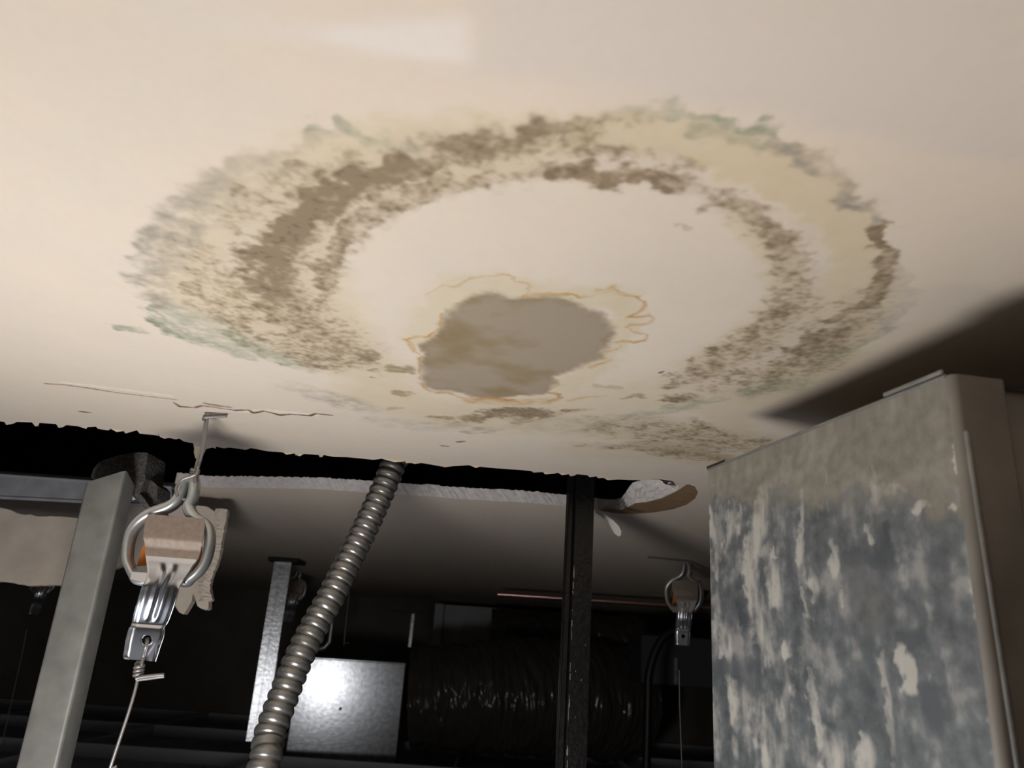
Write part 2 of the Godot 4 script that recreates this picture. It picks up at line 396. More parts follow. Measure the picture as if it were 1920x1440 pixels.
		[6, [-420.8, -667.8, 2.3, 0.6, -403.6, -667.2, 2.5, 0.5, -382.5, -673.4, 2.7, 0.6, -361.9, -681.3, 2.3, 0.5, -334.6, -686.5, 2.3, 0.4, -311.6, -691.2, 2.3, 0.35]],
		[6, [-317.9, -700.8, 1.6, 0.6, -316.5, -714.1, 3.5, 0.8, -302.7, -714.4, 2.5, 0.8, -292.8, -705.3, 2.8, 0.7, -273.4, -711.2, 2.4, 0.5, -264.2, -714.3, 2.9, 0.9, -249.8, -709.3, 2.8, 0.6, -247.7, -719.4, 3.1, 1, -234.5, -709.2, 2.7, 0.7, -222.2, -720.6, 3.6, 1, -210.2, -714.2, 2.5, 0.6, -192.5, -715.4, 3, 1, -184.4, -706.4, 2.3, 0.9, -170.5, -708.5, 2.9, 0.8]],
		[6, [-435, -757.3, 3.4, 0.7, -429.9, -758, 4.1, 0.8, -426.1, -759, 2.8, 0.6]],
		[6, [-52.3, -777.5, 3.6, 0.8, -46.6, -773.8, 3.6, 0.8]],
		[6, [-70.3, -797.9, 3.7, 0.6, -64.6, -798.7, 3.3, 0.5]],
		[6, [108.1, -534.2, 2.3, 1, 110.1, -530.3, 1.2, 0.6]],
		[6, [119.5, -546.2, 2.4, 0.8, 120.2, -546.1, 2.4, 0.8]],
		[6, [-286.3, -697.1, 3.9, 0.6, -280, -700.7, 5.9, 0.5, -266.1, -704.4, 3.9, 0.4]],
		[7, [-400.1, -660.6, 4.4, 0.8, -364.7, -666.6, 5.4, 0.7, -312.2, -680.1, 4.7, 0.6]],
		[7, [-269.7, -715.6, 5.8, 0.8, -257, -716.2, 6.9, 0.9, -231.2, -706.8, 5.4, 0.9, -201.6, -710.4, 6.7, 0.9, -186.7, -712.3, 5.8, 0.8]]]
	var m := masks(w, h, x0, y0, px, 8, strokes)
	var big := []
	for a in m:
		big.append(grow(a, w, h, W, H))
	var wet := grow(fill_poly(w, h, x0, y0, px, [Vector2(-0.0677, -0.5275), Vector2(-0.0672, -0.5097), Vector2(-0.0616, -0.5016), Vector2(-0.0546, -0.4926), Vector2(-0.0514, -0.4735), Vector2(-0.0486, -0.4625), Vector2(-0.0438, -0.4515), Vector2(-0.0392, -0.4418), Vector2(-0.0334, -0.4308), Vector2(-0.027, -0.4237), Vector2(-0.0176, -0.4178), Vector2(-0.0103, -0.4204), Vector2(-0.0073, -0.4244), Vector2(-0.0044, -0.4247), Vector2(0.003, -0.4228), Vector2(0.014, -0.4173), Vector2(0.0253, -0.4193), Vector2(0.0383, -0.4271), Vector2(0.0511, -0.4384), Vector2(0.0611, -0.4544), Vector2(0.0643, -0.4717), Vector2(0.0631, -0.4891), Vector2(0.0592, -0.5009), Vector2(0.0634, -0.5074), Vector2(0.0559, -0.5206), Vector2(0.0404, -0.5465), Vector2(0.0304, -0.5594), Vector2(0.035, -0.571), Vector2(0.0301, -0.5852), Vector2(0.0301, -0.5974), Vector2(0.0149, -0.6092), Vector2(0.005, -0.6085), Vector2(-0.0046, -0.6192), Vector2(-0.0177, -0.625), Vector2(-0.0322, -0.6238), Vector2(-0.0414, -0.6142), Vector2(-0.0501, -0.6104), Vector2(-0.0684, -0.61), Vector2(-0.0738, -0.5961), Vector2(-0.074, -0.5843), Vector2(-0.0706, -0.5697), Vector2(-0.0709, -0.5541)]), w, h, W, H, 2)
	var tape1 := grow(fill_poly(w, h, x0, y0, px, [Vector2(-0.15, -0.216), Vector2(-0.1142, -0.2207), Vector2(-0.0847, -0.2244), Vector2(-0.0584, -0.2286), Vector2(-0.0233, -0.2294), Vector2(-0.0227, -0.2068), Vector2(-0.0446, -0.2092), Vector2(-0.0749, -0.2142), Vector2(-0.1233, -0.2099)]), w, h, W, H, 3)
	var tape2 := grow(fill_poly(w, h, x0, y0, px, [Vector2(-0.0834, -0.2189), Vector2(-0.0227, -0.2068), Vector2(-0.0233, -0.2294), Vector2(-0.0583, -0.2275)]), w, h, W, H, 2)
	var tape3 := grow(fill_poly(w, h, x0, y0, px, [Vector2(-0.0232, -0.2375), Vector2(0.0004, -0.2358), Vector2(0.0205, -0.2368), Vector2(0.0515, -0.2411), Vector2(0.0831, -0.2447), Vector2(0.1289, -0.2552), Vector2(0.1753, -0.262), Vector2(0.2056, -0.2652), Vector2(0.1334, -0.1555), Vector2(-0.0245, -0.1673), Vector2(-0.0223, -0.2072)]), w, h, W, H, 3)
	var fine := grain(W, H, 0.11, 11, 2)
	var mid := grain(W, H, 0.035, 12, 3)
	var big_n := grain(W, H, 0.009, 13, 3)
	var br: PackedFloat32Array = big[0]
	var gy: PackedFloat32Array = big[1]
	var gn: PackedFloat32Array = big[2]
	var yl: PackedFloat32Array = big[3]
	var tn: PackedFloat32Array = big[4]
	var orl: PackedFloat32Array = big[5]
	var cr: PackedFloat32Array = big[6]
	var wh: PackedFloat32Array = big[7]
	var data := PackedByteArray()
	data.resize(W * H * 3)
	for i in W * H:
		var n1 := fine[i] / 255.0 - 0.5
		var n2 := mid[i] / 255.0 - 0.5
		var n3 := big_n[i] / 255.0 - 0.5
		var far := i + 40 * W + 90
		var n4 := mid[far if far < W * H else i] / 255.0 - 0.5
		var j := clampi(i + int(n2 * 22.0) + W * int(n4 * 22.0), 0, W * H - 1)
		var e := clampi(i + int(n2 * 9.0 + n1 * 3.0) + W * int(n4 * 10.0 + n1 * 3.0), 0, W * H - 1)
		var c := Vector3(219 + n3 * 5, 206 + n3 * 3 + n2 * 3, 190 + n2 * 4)
		var t := tape3[i] * 0.75
		if t > 0.0:
			c = c.lerp(Vector3(209, 201, 193), t)
		t = tape1[i] * 0.5
		if t > 0.0:
			c = c.lerp(Vector3(221, 213, 205), t)
		t = tape2[i] * 0.7
		if t > 0.0:
			c = c.lerp(Vector3(227, 219, 213), t)
		t = yl[j]
		if t > 0.0:
			c = c.lerp(Vector3(203, 187, 152), clampf(t * (0.8 + n2 * 0.5), 0, 1))
		t = gy[j]
		if t > 0.0:
			c = c.lerp(Vector3(150, 142, 130), clampf(t * (0.55 + n2 * 1.3 + n1 * 0.6), 0, 1))
		t = gn[j]
		if t > 0.0:
			c = c.lerp(Vector3(132, 139, 117), clampf(t * (0.6 + n2 * 0.9 + n1 * 0.6), 0, 1))
		t = br[j]
		if t > 0.0:
			var k := clampf(t * 1.5 - 0.36 + n1 * 1.0 + n2 * 1.3 + n3 * 0.5, 0, 1) * clampf(t * 4.0, 0, 1)
			c = c.lerp(Vector3(143, 125, 101), clampf(k * 0.78 + t * 0.28, 0, 1))
			var sp := clampf((n1 + n2 * 0.9 - 0.2) * 4.0, 0, 1) * clampf(t * 1.5 - 0.35, 0, 1)
			c = c.lerp(Vector3(103, 92, 76), sp * 0.6)
		t = tn[j]
		if t > 0.0:
			c = c.lerp(Vector3(142, 122, 90), clampf(t * (0.8 + n1 * 0.6), 0, 1))
		t = wet[e]
		if t > 0.0:
			var g := Vector3(158, 144, 124).lerp(Vector3(141, 123, 93), clampf(n3 * 2.2 + n2 * 0.7 + 0.1, 0, 1))
			c = c.lerp(g, t)
		t = orl[e]
		if t > 0.0:
			c = c.lerp(Vector3(184, 141, 88), clampf(t * (0.6 + n2 * 1.2 + n3 * 0.6), 0, 1))
		t = wh[i]
		if t > 0.0:
			c = c.lerp(Vector3(238, 229, 216), clampf(t * (0.8 + n1 * 1.2), 0, 1))
		t = cr[i]
		if t > 0.0:
			c = c.lerp(Vector3(92, 58, 44), clampf(t * (0.85 + n1), 0, 1))
		data[i * 3] = int(clampf(c.x + n1 * 2.0, 0, 255))
		data[i * 3 + 1] = int(clampf(c.y + n1 * 2.0, 0, 255))
		data[i * 3 + 2] = int(clampf(c.z + n1 * 2.0, 0, 255))
	return texture_of(W, H, data)

# the near sheet-metal duct's broad face: galvanised, dusty at the top, smeared with plaster
func duct_texture() -> ImageTexture:
	var W := 640
	var H := 768
	var x0 := 0.0
	var y0 := -150.0
	var px := 240.4 / W
	var st := [
		[0, [0.3, 111.0, 6.5, 0.9, 6.2, 93.8, 8.8, 0.9, 10.7, 71.5, 7.4, 0.7]],
		[0, [33.6, 114.1, 8.2, 0.6, 28.2, 99.0, 9.4, 0.7, 24.2, 80.0, 7.1, 0.5]],
		[0, [73.6, 107.7, 12.1, 0.5, 67.2, 92.0, 16.2, 0.7, 57.9, 72.9, 14.5, 0.85, 55.1, 51.5, 13.5, 0.9, 60.2, 30.3, 13.1, 0.85, 63.7, 16.7, 13.8, 0.7, 72.1, 5.2, 13.3, 0.5]],
		[0, [77.2, 71.1, 11.7, 0.6, 80.6, 58.7, 14.2, 0.75, 84.3, 44.8, 13.0, 0.8, 89.8, 40.3, 6.4, 0.6]],
		[0, [46.4, 108.1, 5.6, 0.5, 41.7, 89.6, 5.6, 0.4]],
		[0, [120.1, 105.3, 5.1, 0.5, 119.0, 93.6, 5.1, 0.6, 115.0, 80.8, 4.3, 0.6, 113.8, 62.8, 3.4, 0.6]],
		[0, [123.7, 55.6, 6.5, 0.5, 126.2, 49.1, 10.4, 0.8, 125.7, 39.8, 4.8, 0.6]],
		[0, [138.9, 121.1, 4.0, 0.4, 140.6, 108.4, 4.0, 0.4]],
		[0, [176.9, 89.6, 4.0, 0.4, 176.3, 77.8, 4.7, 0.6, 178.5, 68.8, 4.6, 1.0]],
		[0, [183.1, 97.6, 9.1, 0.35, 200.9, 93.6, 6.0, 0.5]],
		[0, [212.6, 82.9, 4.5, 0.9, 218.1, 83.5, 3.3, 0.8]],
		[0, [221.3, 81.3, 2.7, 0.8, 221.6, 80.8, 2.2, 0.8]],
		[0, [234.4, 77.8, 3.1, 0.9, 236.5, 76.4, 2.5, 0.9]],
		[0, [146.9, 70.7, 3.0, 0.4, 145.6, 59.2, 6.0, 0.6]],
		[0, [5.4, 38.9, 14.6, 0.5, 12.5, 27.5, 18.8, 0.6, 22.8, 11.0, 11.4, 0.6]],
		[0, [21.4, -15.5, 11.2, 0.6, 31.5, -21.7, 17.1, 0.75, 29.5, -33.7, 15.0, 0.7]],
		[0, [47.8, -27.2, 8.2, 0.5, 56.7, -36.0, 17.4, 0.6, 68.0, -47.3, 20.2, 0.6, 72.9, -58.8, 18.0, 0.5]],
		[0, [83.3, -2.4, 9.1, 0.5, 85.1, -14.9, 12.5, 0.55, 82.6, -24.3, 9.0, 0.5]],
		[0, [105.8, 1.5, 6.7, 0.5, 97.6, -17.1, 6.9, 0.5]],
		[0, [113.3, -1.8, 4.9, 0.7, 114.7, -12.9, 7.2, 0.8, 117.3, -27.2, 7.1, 0.8, 122.2, -36.6, 9.2, 0.8]],
		[0, [124.6, -36.3, 13.5, 0.8, 127.6, -42.8, 14.7, 0.85, 128.8, -53.4, 13.1, 0.85]],
		[0, [154.8, -33.7, 4.0, 0.8, 158.2, -39.4, 11.7, 0.85, 152.8, -49.9, 10.6, 0.8]],
		[0, [187.2, 8.0, 4.8, 0.9, 191.9, 9.2, 7.0, 1.0, 194.1, 4.2, 8.1, 1.0, 195.3, -2.8, 8.5, 1.0]],
		[0, [176.1, 12.0, 3.2, 0.5, 177.3, -8.9, 3.7, 0.45, 178.4, -29.0, 4.3, 0.5, 176.1, -46.4, 4.2, 0.4]],
		[0, [199.3, 54.2, 7.0, 0.45, 200.0, 46.1, 8.1, 0.4]],
		[0, [215.4, 29.9, 8.5, 0.35, 218.9, 20.0, 8.3, 0.3]],
		[0, [215.5, 7.8, 10.3, 0.3, 216.9, -4.0, 9.2, 0.3]],
		[0, [8.5, -57.9, 15.9, 0.5, 26.2, -55.0, 10.8, 0.4]],
		[0, [92.1, 13.6, 6.3, 0.8, 92.8, 8.9, 5.4, 0.8]],
		[0, [13.3, 12.0, 4.7, 0.9, 11.6, 8.3, 4.8, 0.9]],
		[0, [84.6, 70.4, 3.8, 0.9, 85.6, 68.2, 3.8, 0.9]],
		[0, [69.9, 57.7, 9.9, 0.5, 64.8, 40.5, 10.0, 0.4]],
		[0, [112.7, 45.1, 4.2, 0.5, 116.4, 29.3, 3.3, 0.4, 121.2, 26.1, 2.4, 0.5]],
		[0, [148.1, 47.8, 2.2, 0.4, 150.4, 40.3, 2.2, 0.5]],
		[0, [6.7, 69.8, 6.2, 0.7, 10.1, 57.9, 4.9, 0.6]],
		[0, [-2.4, -16.9, 4.9, 0.5, -3.7, -66.3, 4.8, 0.5]],
		[1, [43.2, 57.7, 7.4, 0.9, 39.4, 52.4, 6.7, 0.8]],
		[1, [38.5, 37.9, 5.0, 0.9, 44.6, 25.3, 4.0, 0.9]],
		[1, [7.4, -2.0, 17.6, 0.6, 39.5, -2.5, 15.8, 0.6, 65.1, -6.5, 10.2, 0.5]],
		[1, [50.5, 117.2, 9.9, 0.5, 28.7, 122.1, 8.9, 0.7]],
		[1, [9.2, 127.1, 5.8, 0.7, 10.7, 124.4, 5.7, 0.7]],
		[1, [138.2, 90.8, 8.2, 0.6, 130.3, 88.7, 7.3, 0.6]],
		[1, [190.4, 74.6, 4.7, 0.7, 190.1, 63.3, 5.6, 0.8]],
		[1, [156.5, 60.7, 6.4, 0.5, 177.9, 57.4, 6.8, 0.6, 192.2, 58.9, 6.4, 0.7]],
		[1, [195.8, 16.1, 9.5, 0.7, 205.1, 18.7, 6.6, 0.6]],
		[1, [207.9, -9.3, 11.9, 0.6, 208.2, -18.7, 10.2, 0.6]],
		[1, [170.3, 14.6, 7.8, 0.5, 160.6, 3.5, 10.0, 0.5, 165.2, -9.7, 7.8, 0.5]],
		[1, [113.6, -24.7, 2.4, 0.6, 132.2, -31.3, 3.9, 0.6]],
		[1, [219.6, 57.7, 8.0, 0.4, 225.5, 52.1, 5.4, 0.5]],
		[1, [104.9, 20.0, 5.2, 0.6, 101.1, 9.1, 5.2, 0.6]],
		[2, [0.3, 153.6, 46.8, 1, 82.1, 133.0, 42.1, 1, 148.8, 118.4, 37.7, 1, 208.8, 108.8, 32.9, 1, 240.2, 104.7, 28.3, 1]],
		[2, [80.7, 115.7, 16.2, 0.8, 126.6, 104.2, 15.3, 0.8, 166.4, 105.3, 25.4, 0.9, 207.0, 96.2, 17.1, 0.9, 231.1, 89.1, 11.5, 0.9]],
		[2, [159.2, 45.7, 29.8, 0.5, 174.5, 30.9, 23.3, 0.6]]]
	var m := masks(W, H, x0, y0, px, 3, st)
	var smear: PackedFloat32Array = m[0]
	var dark: PackedFloat32Array = m[1]
	var dust: PackedFloat32Array = m[2]
	var fine := grain(W, H, 0.13, 21, 2)
	var mid := grain(W, H, 0.03, 22, 4)
	var big := grain(W, H, 0.009, 23, 3)
	# drips and wipes run down the sheet
	var n := FastNoiseLite.new()
	n.seed = 24
	n.frequency = 0.018
	n.fractal_octaves = 5
	var im := n.get_image(W, H / 4, false, false, true)
	im.convert(Image.FORMAT_L8)
	im.resize(W, H, Image.INTERPOLATE_CUBIC)
	var runs := im.get_data()
	var data := PackedByteArray()
	data.resize(W * H * 3)
	for y in H:
		for x in W:
			var i := (H - 1 - y) * W + x   # first row is the top of the face
			var k := y * W + x
			var n1 := fine[k] / 255.0 - 0.5
			var n2 := mid[k] / 255.0 - 0.5
			var n3 := big[k] / 255.0 - 0.5
			var n5 := runs[k] / 255.0 - 0.5
			var one := Vector3(1, 1, 1)
			var c := Vector3(103, 107, 110) + one * (n2 * 30 + n1 * 9 + n3 * 34 + n5 * 26)
			# thin plaster film where the runs are heavy
			var left := 1.0 - float(x) / W
			c = c.lerp(Vector3(160, 157, 152), clampf(n5 * 2.4 + n3 * 2.2 + n2 * 1.4 - 0.3 + 0.5 * left, 0, 1) * 0.6)
			var ww := clampi(k + int(n2 * 26.0) + W * int(n3 * 30.0), 0, W * H - 1)
			var d := dark[ww]
			if d > 0:
				c = c.lerp(Vector3(66, 71, 77), clampf(d * (0.8 + n2), 0, 1))
			# settled dust over the upper part, ending in an uneven edge
			var mm := y0 + y * px
			var edge := lerpf(118.0, 78.0, float(x) / W) + n3 * 34.0 + n5 * 10.0 + n2 * 12.0
			c = c.lerp(Vector3(141, 136, 126) + one * (n2 * 26 + n1 * 6 + n3 * 22 + n5 * 10), smoothstep(-5.0, 8.0, mm - edge) * 0.92)
			d = maxf(dust[ww] - 0.3, 0.0)
			if d > 0 and mm < edge:
				c = c.lerp(Vector3(122, 120, 116), clampf(d * 2.0, 0, 1) * 0.6)
			d = smear[ww]
			if d > 0:
				c = c.lerp(Vector3(194, 190, 182), clampf(d * 1.5 - 0.35 + n5 * 1.4 + n2 * 0.6, 0, 1) * 0.8)
			data[i * 3] = int(clampf(c.x, 0, 255))
			data[i * 3 + 1] = int(clampf(c.y, 0, 255))
			data[i * 3 + 2] = int(clampf(c.z, 0, 255))
	return texture_of(W, H, data)

# a tileable mottle between two colours
func mottle(a: Color, b: Color, freq: float, seed_: int, size := 256) -> NoiseTexture2D:
	var n := FastNoiseLite.new()
	n.seed = seed_
	n.frequency = freq
	n.fractal_octaves = 4
	var g := Gradient.new()
	g.set_color(0, a)
	g.set_color(1, b)
	var t := NoiseTexture2D.new()
	t.width = size
	t.height = size
	t.seamless = true
	t.noise = n
	t.color_ramp = g
	return t

func bumps(freq: float, seed_: int, strength: float, size := 256) -> NoiseTexture2D:
	var n := FastNoiseLite.new()
	n.seed = seed_
	n.frequency = freq
	n.fractal_octaves = 4
	var t := NoiseTexture2D.new()
	t.width = size
	t.height = size
	t.seamless = true
	t.noise = n
	t.as_normal_map = true
	t.bump_strength = strength
	return t

func plain(c: Color, rough := 0.9, metal := 0.0) -> StandardMaterial3D:
	var m := StandardMaterial3D.new()
	m.albedo_color = c
	m.roughness = rough
	m.metallic = metal
	return m

func grained(a: Color, b: Color, rough: float, metal: float, freq: float, seed_: int, per_m := 4.0, bump := 0.0) -> StandardMaterial3D:
	var m := plain(Color.WHITE, rough, metal)
	m.albedo_texture = mottle(a, b, freq, seed_)
	m.uv1_triplanar = true
	m.uv1_scale = Vector3.ONE * per_m
	if bump > 0.0:
		m.normal_enabled = true
		m.normal_texture = bumps(freq * 1.5, seed_ + 100, bump)
	return m

func make_materials() -> void:
	var c := plain(Color.WHITE, 0.92)
	c.albedo_texture = ceiling_texture()
	c.texture_repeat = false
	M.ceiling = c
	M.gypsum = grained(Color8(206, 199, 196), Color8(232, 226, 223), 0.95, 0, 0.02, 31, 14.0, 2.0)
	M.scrap = grained(Color8(205, 192, 178), Color8(226, 213, 199), 0.95, 0, 0.012, 32, 5.0)
	M.kraft = grained(Color8(128, 103, 74), Color8(146, 119, 88), 0.95, 0, 0.02, 33, 10.0)
	M.torn = plain(Color8(222, 203, 172), 0.95)
	M.steel = grained(Color8(128, 128, 124), Color8(156, 155, 149), 0.5, 0.25, 0.015, 34, 6.0)
	M.channel = grained(Color8(160, 160, 168), Color8(190, 190, 198), 0.55, 0.3, 0.02, 35, 5.0)
	M.chrome = plain(Color8(214, 217, 224), 0.2, 1.0)
	M.zinc = plain(Color8(196, 199, 198), 0.34, 0.75)
	M.dusty = grained(Color8(140, 127, 117), Color8(168, 153, 142), 0.85, 0.0, 0.03, 36, 20.0)
	M.wire = plain(Color8(148, 145, 144), 0.42, 0.7)
	M.rubber = plain(Color8(190, 104, 32), 0.6)
	M.conduit = plain(Color8(150, 149, 147), 0.33, 0.85)
	M.black = grained(Color8(10, 10, 11), Color8(27, 25, 25), 0.3, 0.0, 0.03, 37, 12.0, 0.8)
	M.fire = grained(Color8(70, 68, 66), Color8(112, 108, 103), 1.0, 0, 0.03, 38, 18.0, 6.0)
	M.duct = plain(Color.WHITE, 0.55, 0.25)
	M.duct.albedo_texture = duct_texture()
	M.duct.texture_repeat = false
	M.duct_plain = grained(Color8(116, 112, 106), Color8(146, 141, 133), 0.5, 0.3, 0.012, 39, 5.0)
	M.seam = grained(Color8(122, 122, 120), Color8(165, 164, 160), 0.35, 0.6, 0.02, 40, 10.0)
	M.galv = grained(Color8(150, 154, 160), Color8(196, 200, 206), 0.2, 0.85, 0.03, 41, 6.0, 0.1)
	M.strut = grained(Color8(140, 144, 150), Color8(206, 209, 215), 0.26, 0.7, 0.03, 42, 8.0, 0.3)
	M.film = plain(Color8(80, 75, 72), 0.2)
	M.copper = plain(Color8(206, 164, 156), 0.25, 0.9)
	M.dim = plain(Color8(64, 64, 66), 0.7)
	M.tile = grained(Color8(146, 153, 168), Color8(172, 179, 194), 0.9, 0, 0.01, 43, 2.0)
	M.tee = plain(Color8(176, 181, 194), 0.6)
	M.concrete = grained(Color8(104, 101, 97), Color8(124, 121, 116), 0.95, 0, 0.01, 45, 1.0)
	M.block = grained(Color8(112, 110, 107), Color8(132, 130, 126), 0.95, 0, 0.01, 46, 1.0)
	M.grey = grained(Color8(196, 197, 200), Color8(214, 215, 218), 0.7, 0.1, 0.01, 44, 2.0)
	M.white = plain(Color8(225, 226, 218), 0.8)
	M.cable = plain(Color8(16, 16, 17), 0.5)
	M.body = plain(Color8(40, 42, 46), 0.5)
	var l := plain(Color8(250, 250, 250), 0.4)
	l.emission_enabled = true
	l.emission = Color(1, 0.985, 0.96)
	l.emission_energy_multiplier = 1.5
	M.glow = l
	var wl := plain(Color8(250, 240, 225), 0.4)
	wl.emission_enabled = true
	wl.emission = Color(1.0, 0.91, 0.82)
	wl.emission_energy_multiplier = 1.0
	M.warm = wl
	M.room = plain(Color8(120, 112, 102), 0.8)

# ---------------------------------------------------------------- the place
func _ready() -> void:
	# camera
	var cam := Camera3D.new()
	cam.name = "camera"
	add_child(cam)
	cam.position = Vector3(0, EYE, 0)
	cam.basis = Basis(Vector3.RIGHT, deg_to_rad(19.0)) * Basis(Vector3.BACK, deg_to_rad(3.85))
	cam.fov = 52.97
	cam.near = 0.02
	cam.far = 40.0
	cam.current = true
	var lens := CameraAttributesPhysical.new()
	lens.frustum_focal_length = 24.085
	lens.exposure_aperture = 10.0
	lens.frustum_focus_distance = 0.74
	lens.frustum_near = 0.02
	lens.frustum_far = 40.0
	cam.attributes = lens
	# environment: no sky is seen inside the closed space
	var env := Environment.new()
	env.background_mode = Environment.BG_COLOR
	env.background_color = Color(0.0, 0.0, 0.0)
	env.tonemap_mode = Environment.TONE_MAPPER_LINEAR
	env.tonemap_exposure = 1.0
	env.sdfgi_enabled = true
	env.ssao_enabled = true
	env.ssil_enabled = true
	var we := WorldEnvironment.new()
	we.environment = env
	add_child(we)
	make_materials()
	lantern(Vector3(-0.25, 0.0, -0.38))
	unseen_lamp_below(Vector3(-0.08, -2.2, -0.25))
	setting()
	broken_board()
	near_duct()
	steel_stud()
	conduit()
	post()
	hangers()
	back_things()

# unseen lamp, out of view below the frame, placed to light the whole space
func lantern(at: Vector3) -> void:
	var t := thing("unseen_lantern", "unseen white globe LED lantern on a black foot standing on a ceiling tile", "lantern", at)
	var st := begin()
	tube(st, [at, at + Vector3(0, 0.006, 0), at + Vector3(0, 0.016, 0), at + Vector3(0, 0.02, 0)], 0.04, 24)
	part("foot", st, M.body, t)
	st = begin()
	var pts := []
	for k in 21:
		pts.append(at + Vector3(0, 0.1 - 0.08 * cos(PI * (0.02 + 0.96 * k / 20.0)), 0))
	var low: float = pts[0].y
	tube(st, pts, func(d, _a): return sqrt(maxf(0.0064 - pow(low + d - at.y - 0.1, 2.0), 0.00002)), 32)
	part("lamp_globe", st, M.glow, t)
	var li := OmniLight3D.new()
	li.name = "unseen_lantern_light"
	li.light_color = Color(1.0, 0.985, 0.965)
	li.light_energy = 0.225
	li.light_size = 0.08
	li.omni_range = 20.0
	li.omni_attenuation = 2.0
	li.shadow_enabled = true
	t.add_child(li)
	li.position = Vector3(0, 0.1, 0)

# unseen warm lamp below the lifted tile, placed to light the right-hand ceiling
func unseen_lamp_below(at: Vector3) -> void:
	var t := thing("unseen_warm_lamp", "unseen warm globe lamp below the lifted tile, lighting the right of the ceiling", "lamp", at)
	var st := begin()
	tube(st, [at, at + Vector3(0, 0.01, 0), at + Vector3(0, 0.025, 0)], 0.14, 24)
	part("base", st, M.body, t)
	st = begin()
	tube(st, [at + Vector3(0, 0.025, 0), at + Vector3(0, 0.82, 0)], 0.012, 12)
	part("pole", st, M.body, t)
	st = begin()
	var pts := []
	for k in 21:
		pts.append(at + Vector3(0, 1.0 - 0.2 * cos(PI * (0.02 + 0.96 * k / 20.0)), 0))
	var low: float = pts[0].y
	tube(st, pts, func(d, _a): return sqrt(maxf(0.04 - pow(low + d - at.y - 1.0, 2.0), 0.0001)), 32)
	part("lamp_globe", st, M.warm, t)
	var li := OmniLight3D.new()
	li.name = "unseen_room_light"
	li.light_color = Color(1.0, 0.91, 0.82)
	li.light_energy = 0.62
	li.light_size = 0.2
	li.omni_range = 20.0
	li.omni_attenuation = 2.0
	li.shadow_enabled = true
	t.add_child(li)
	li.position = Vector3(0, 1.0, 0)

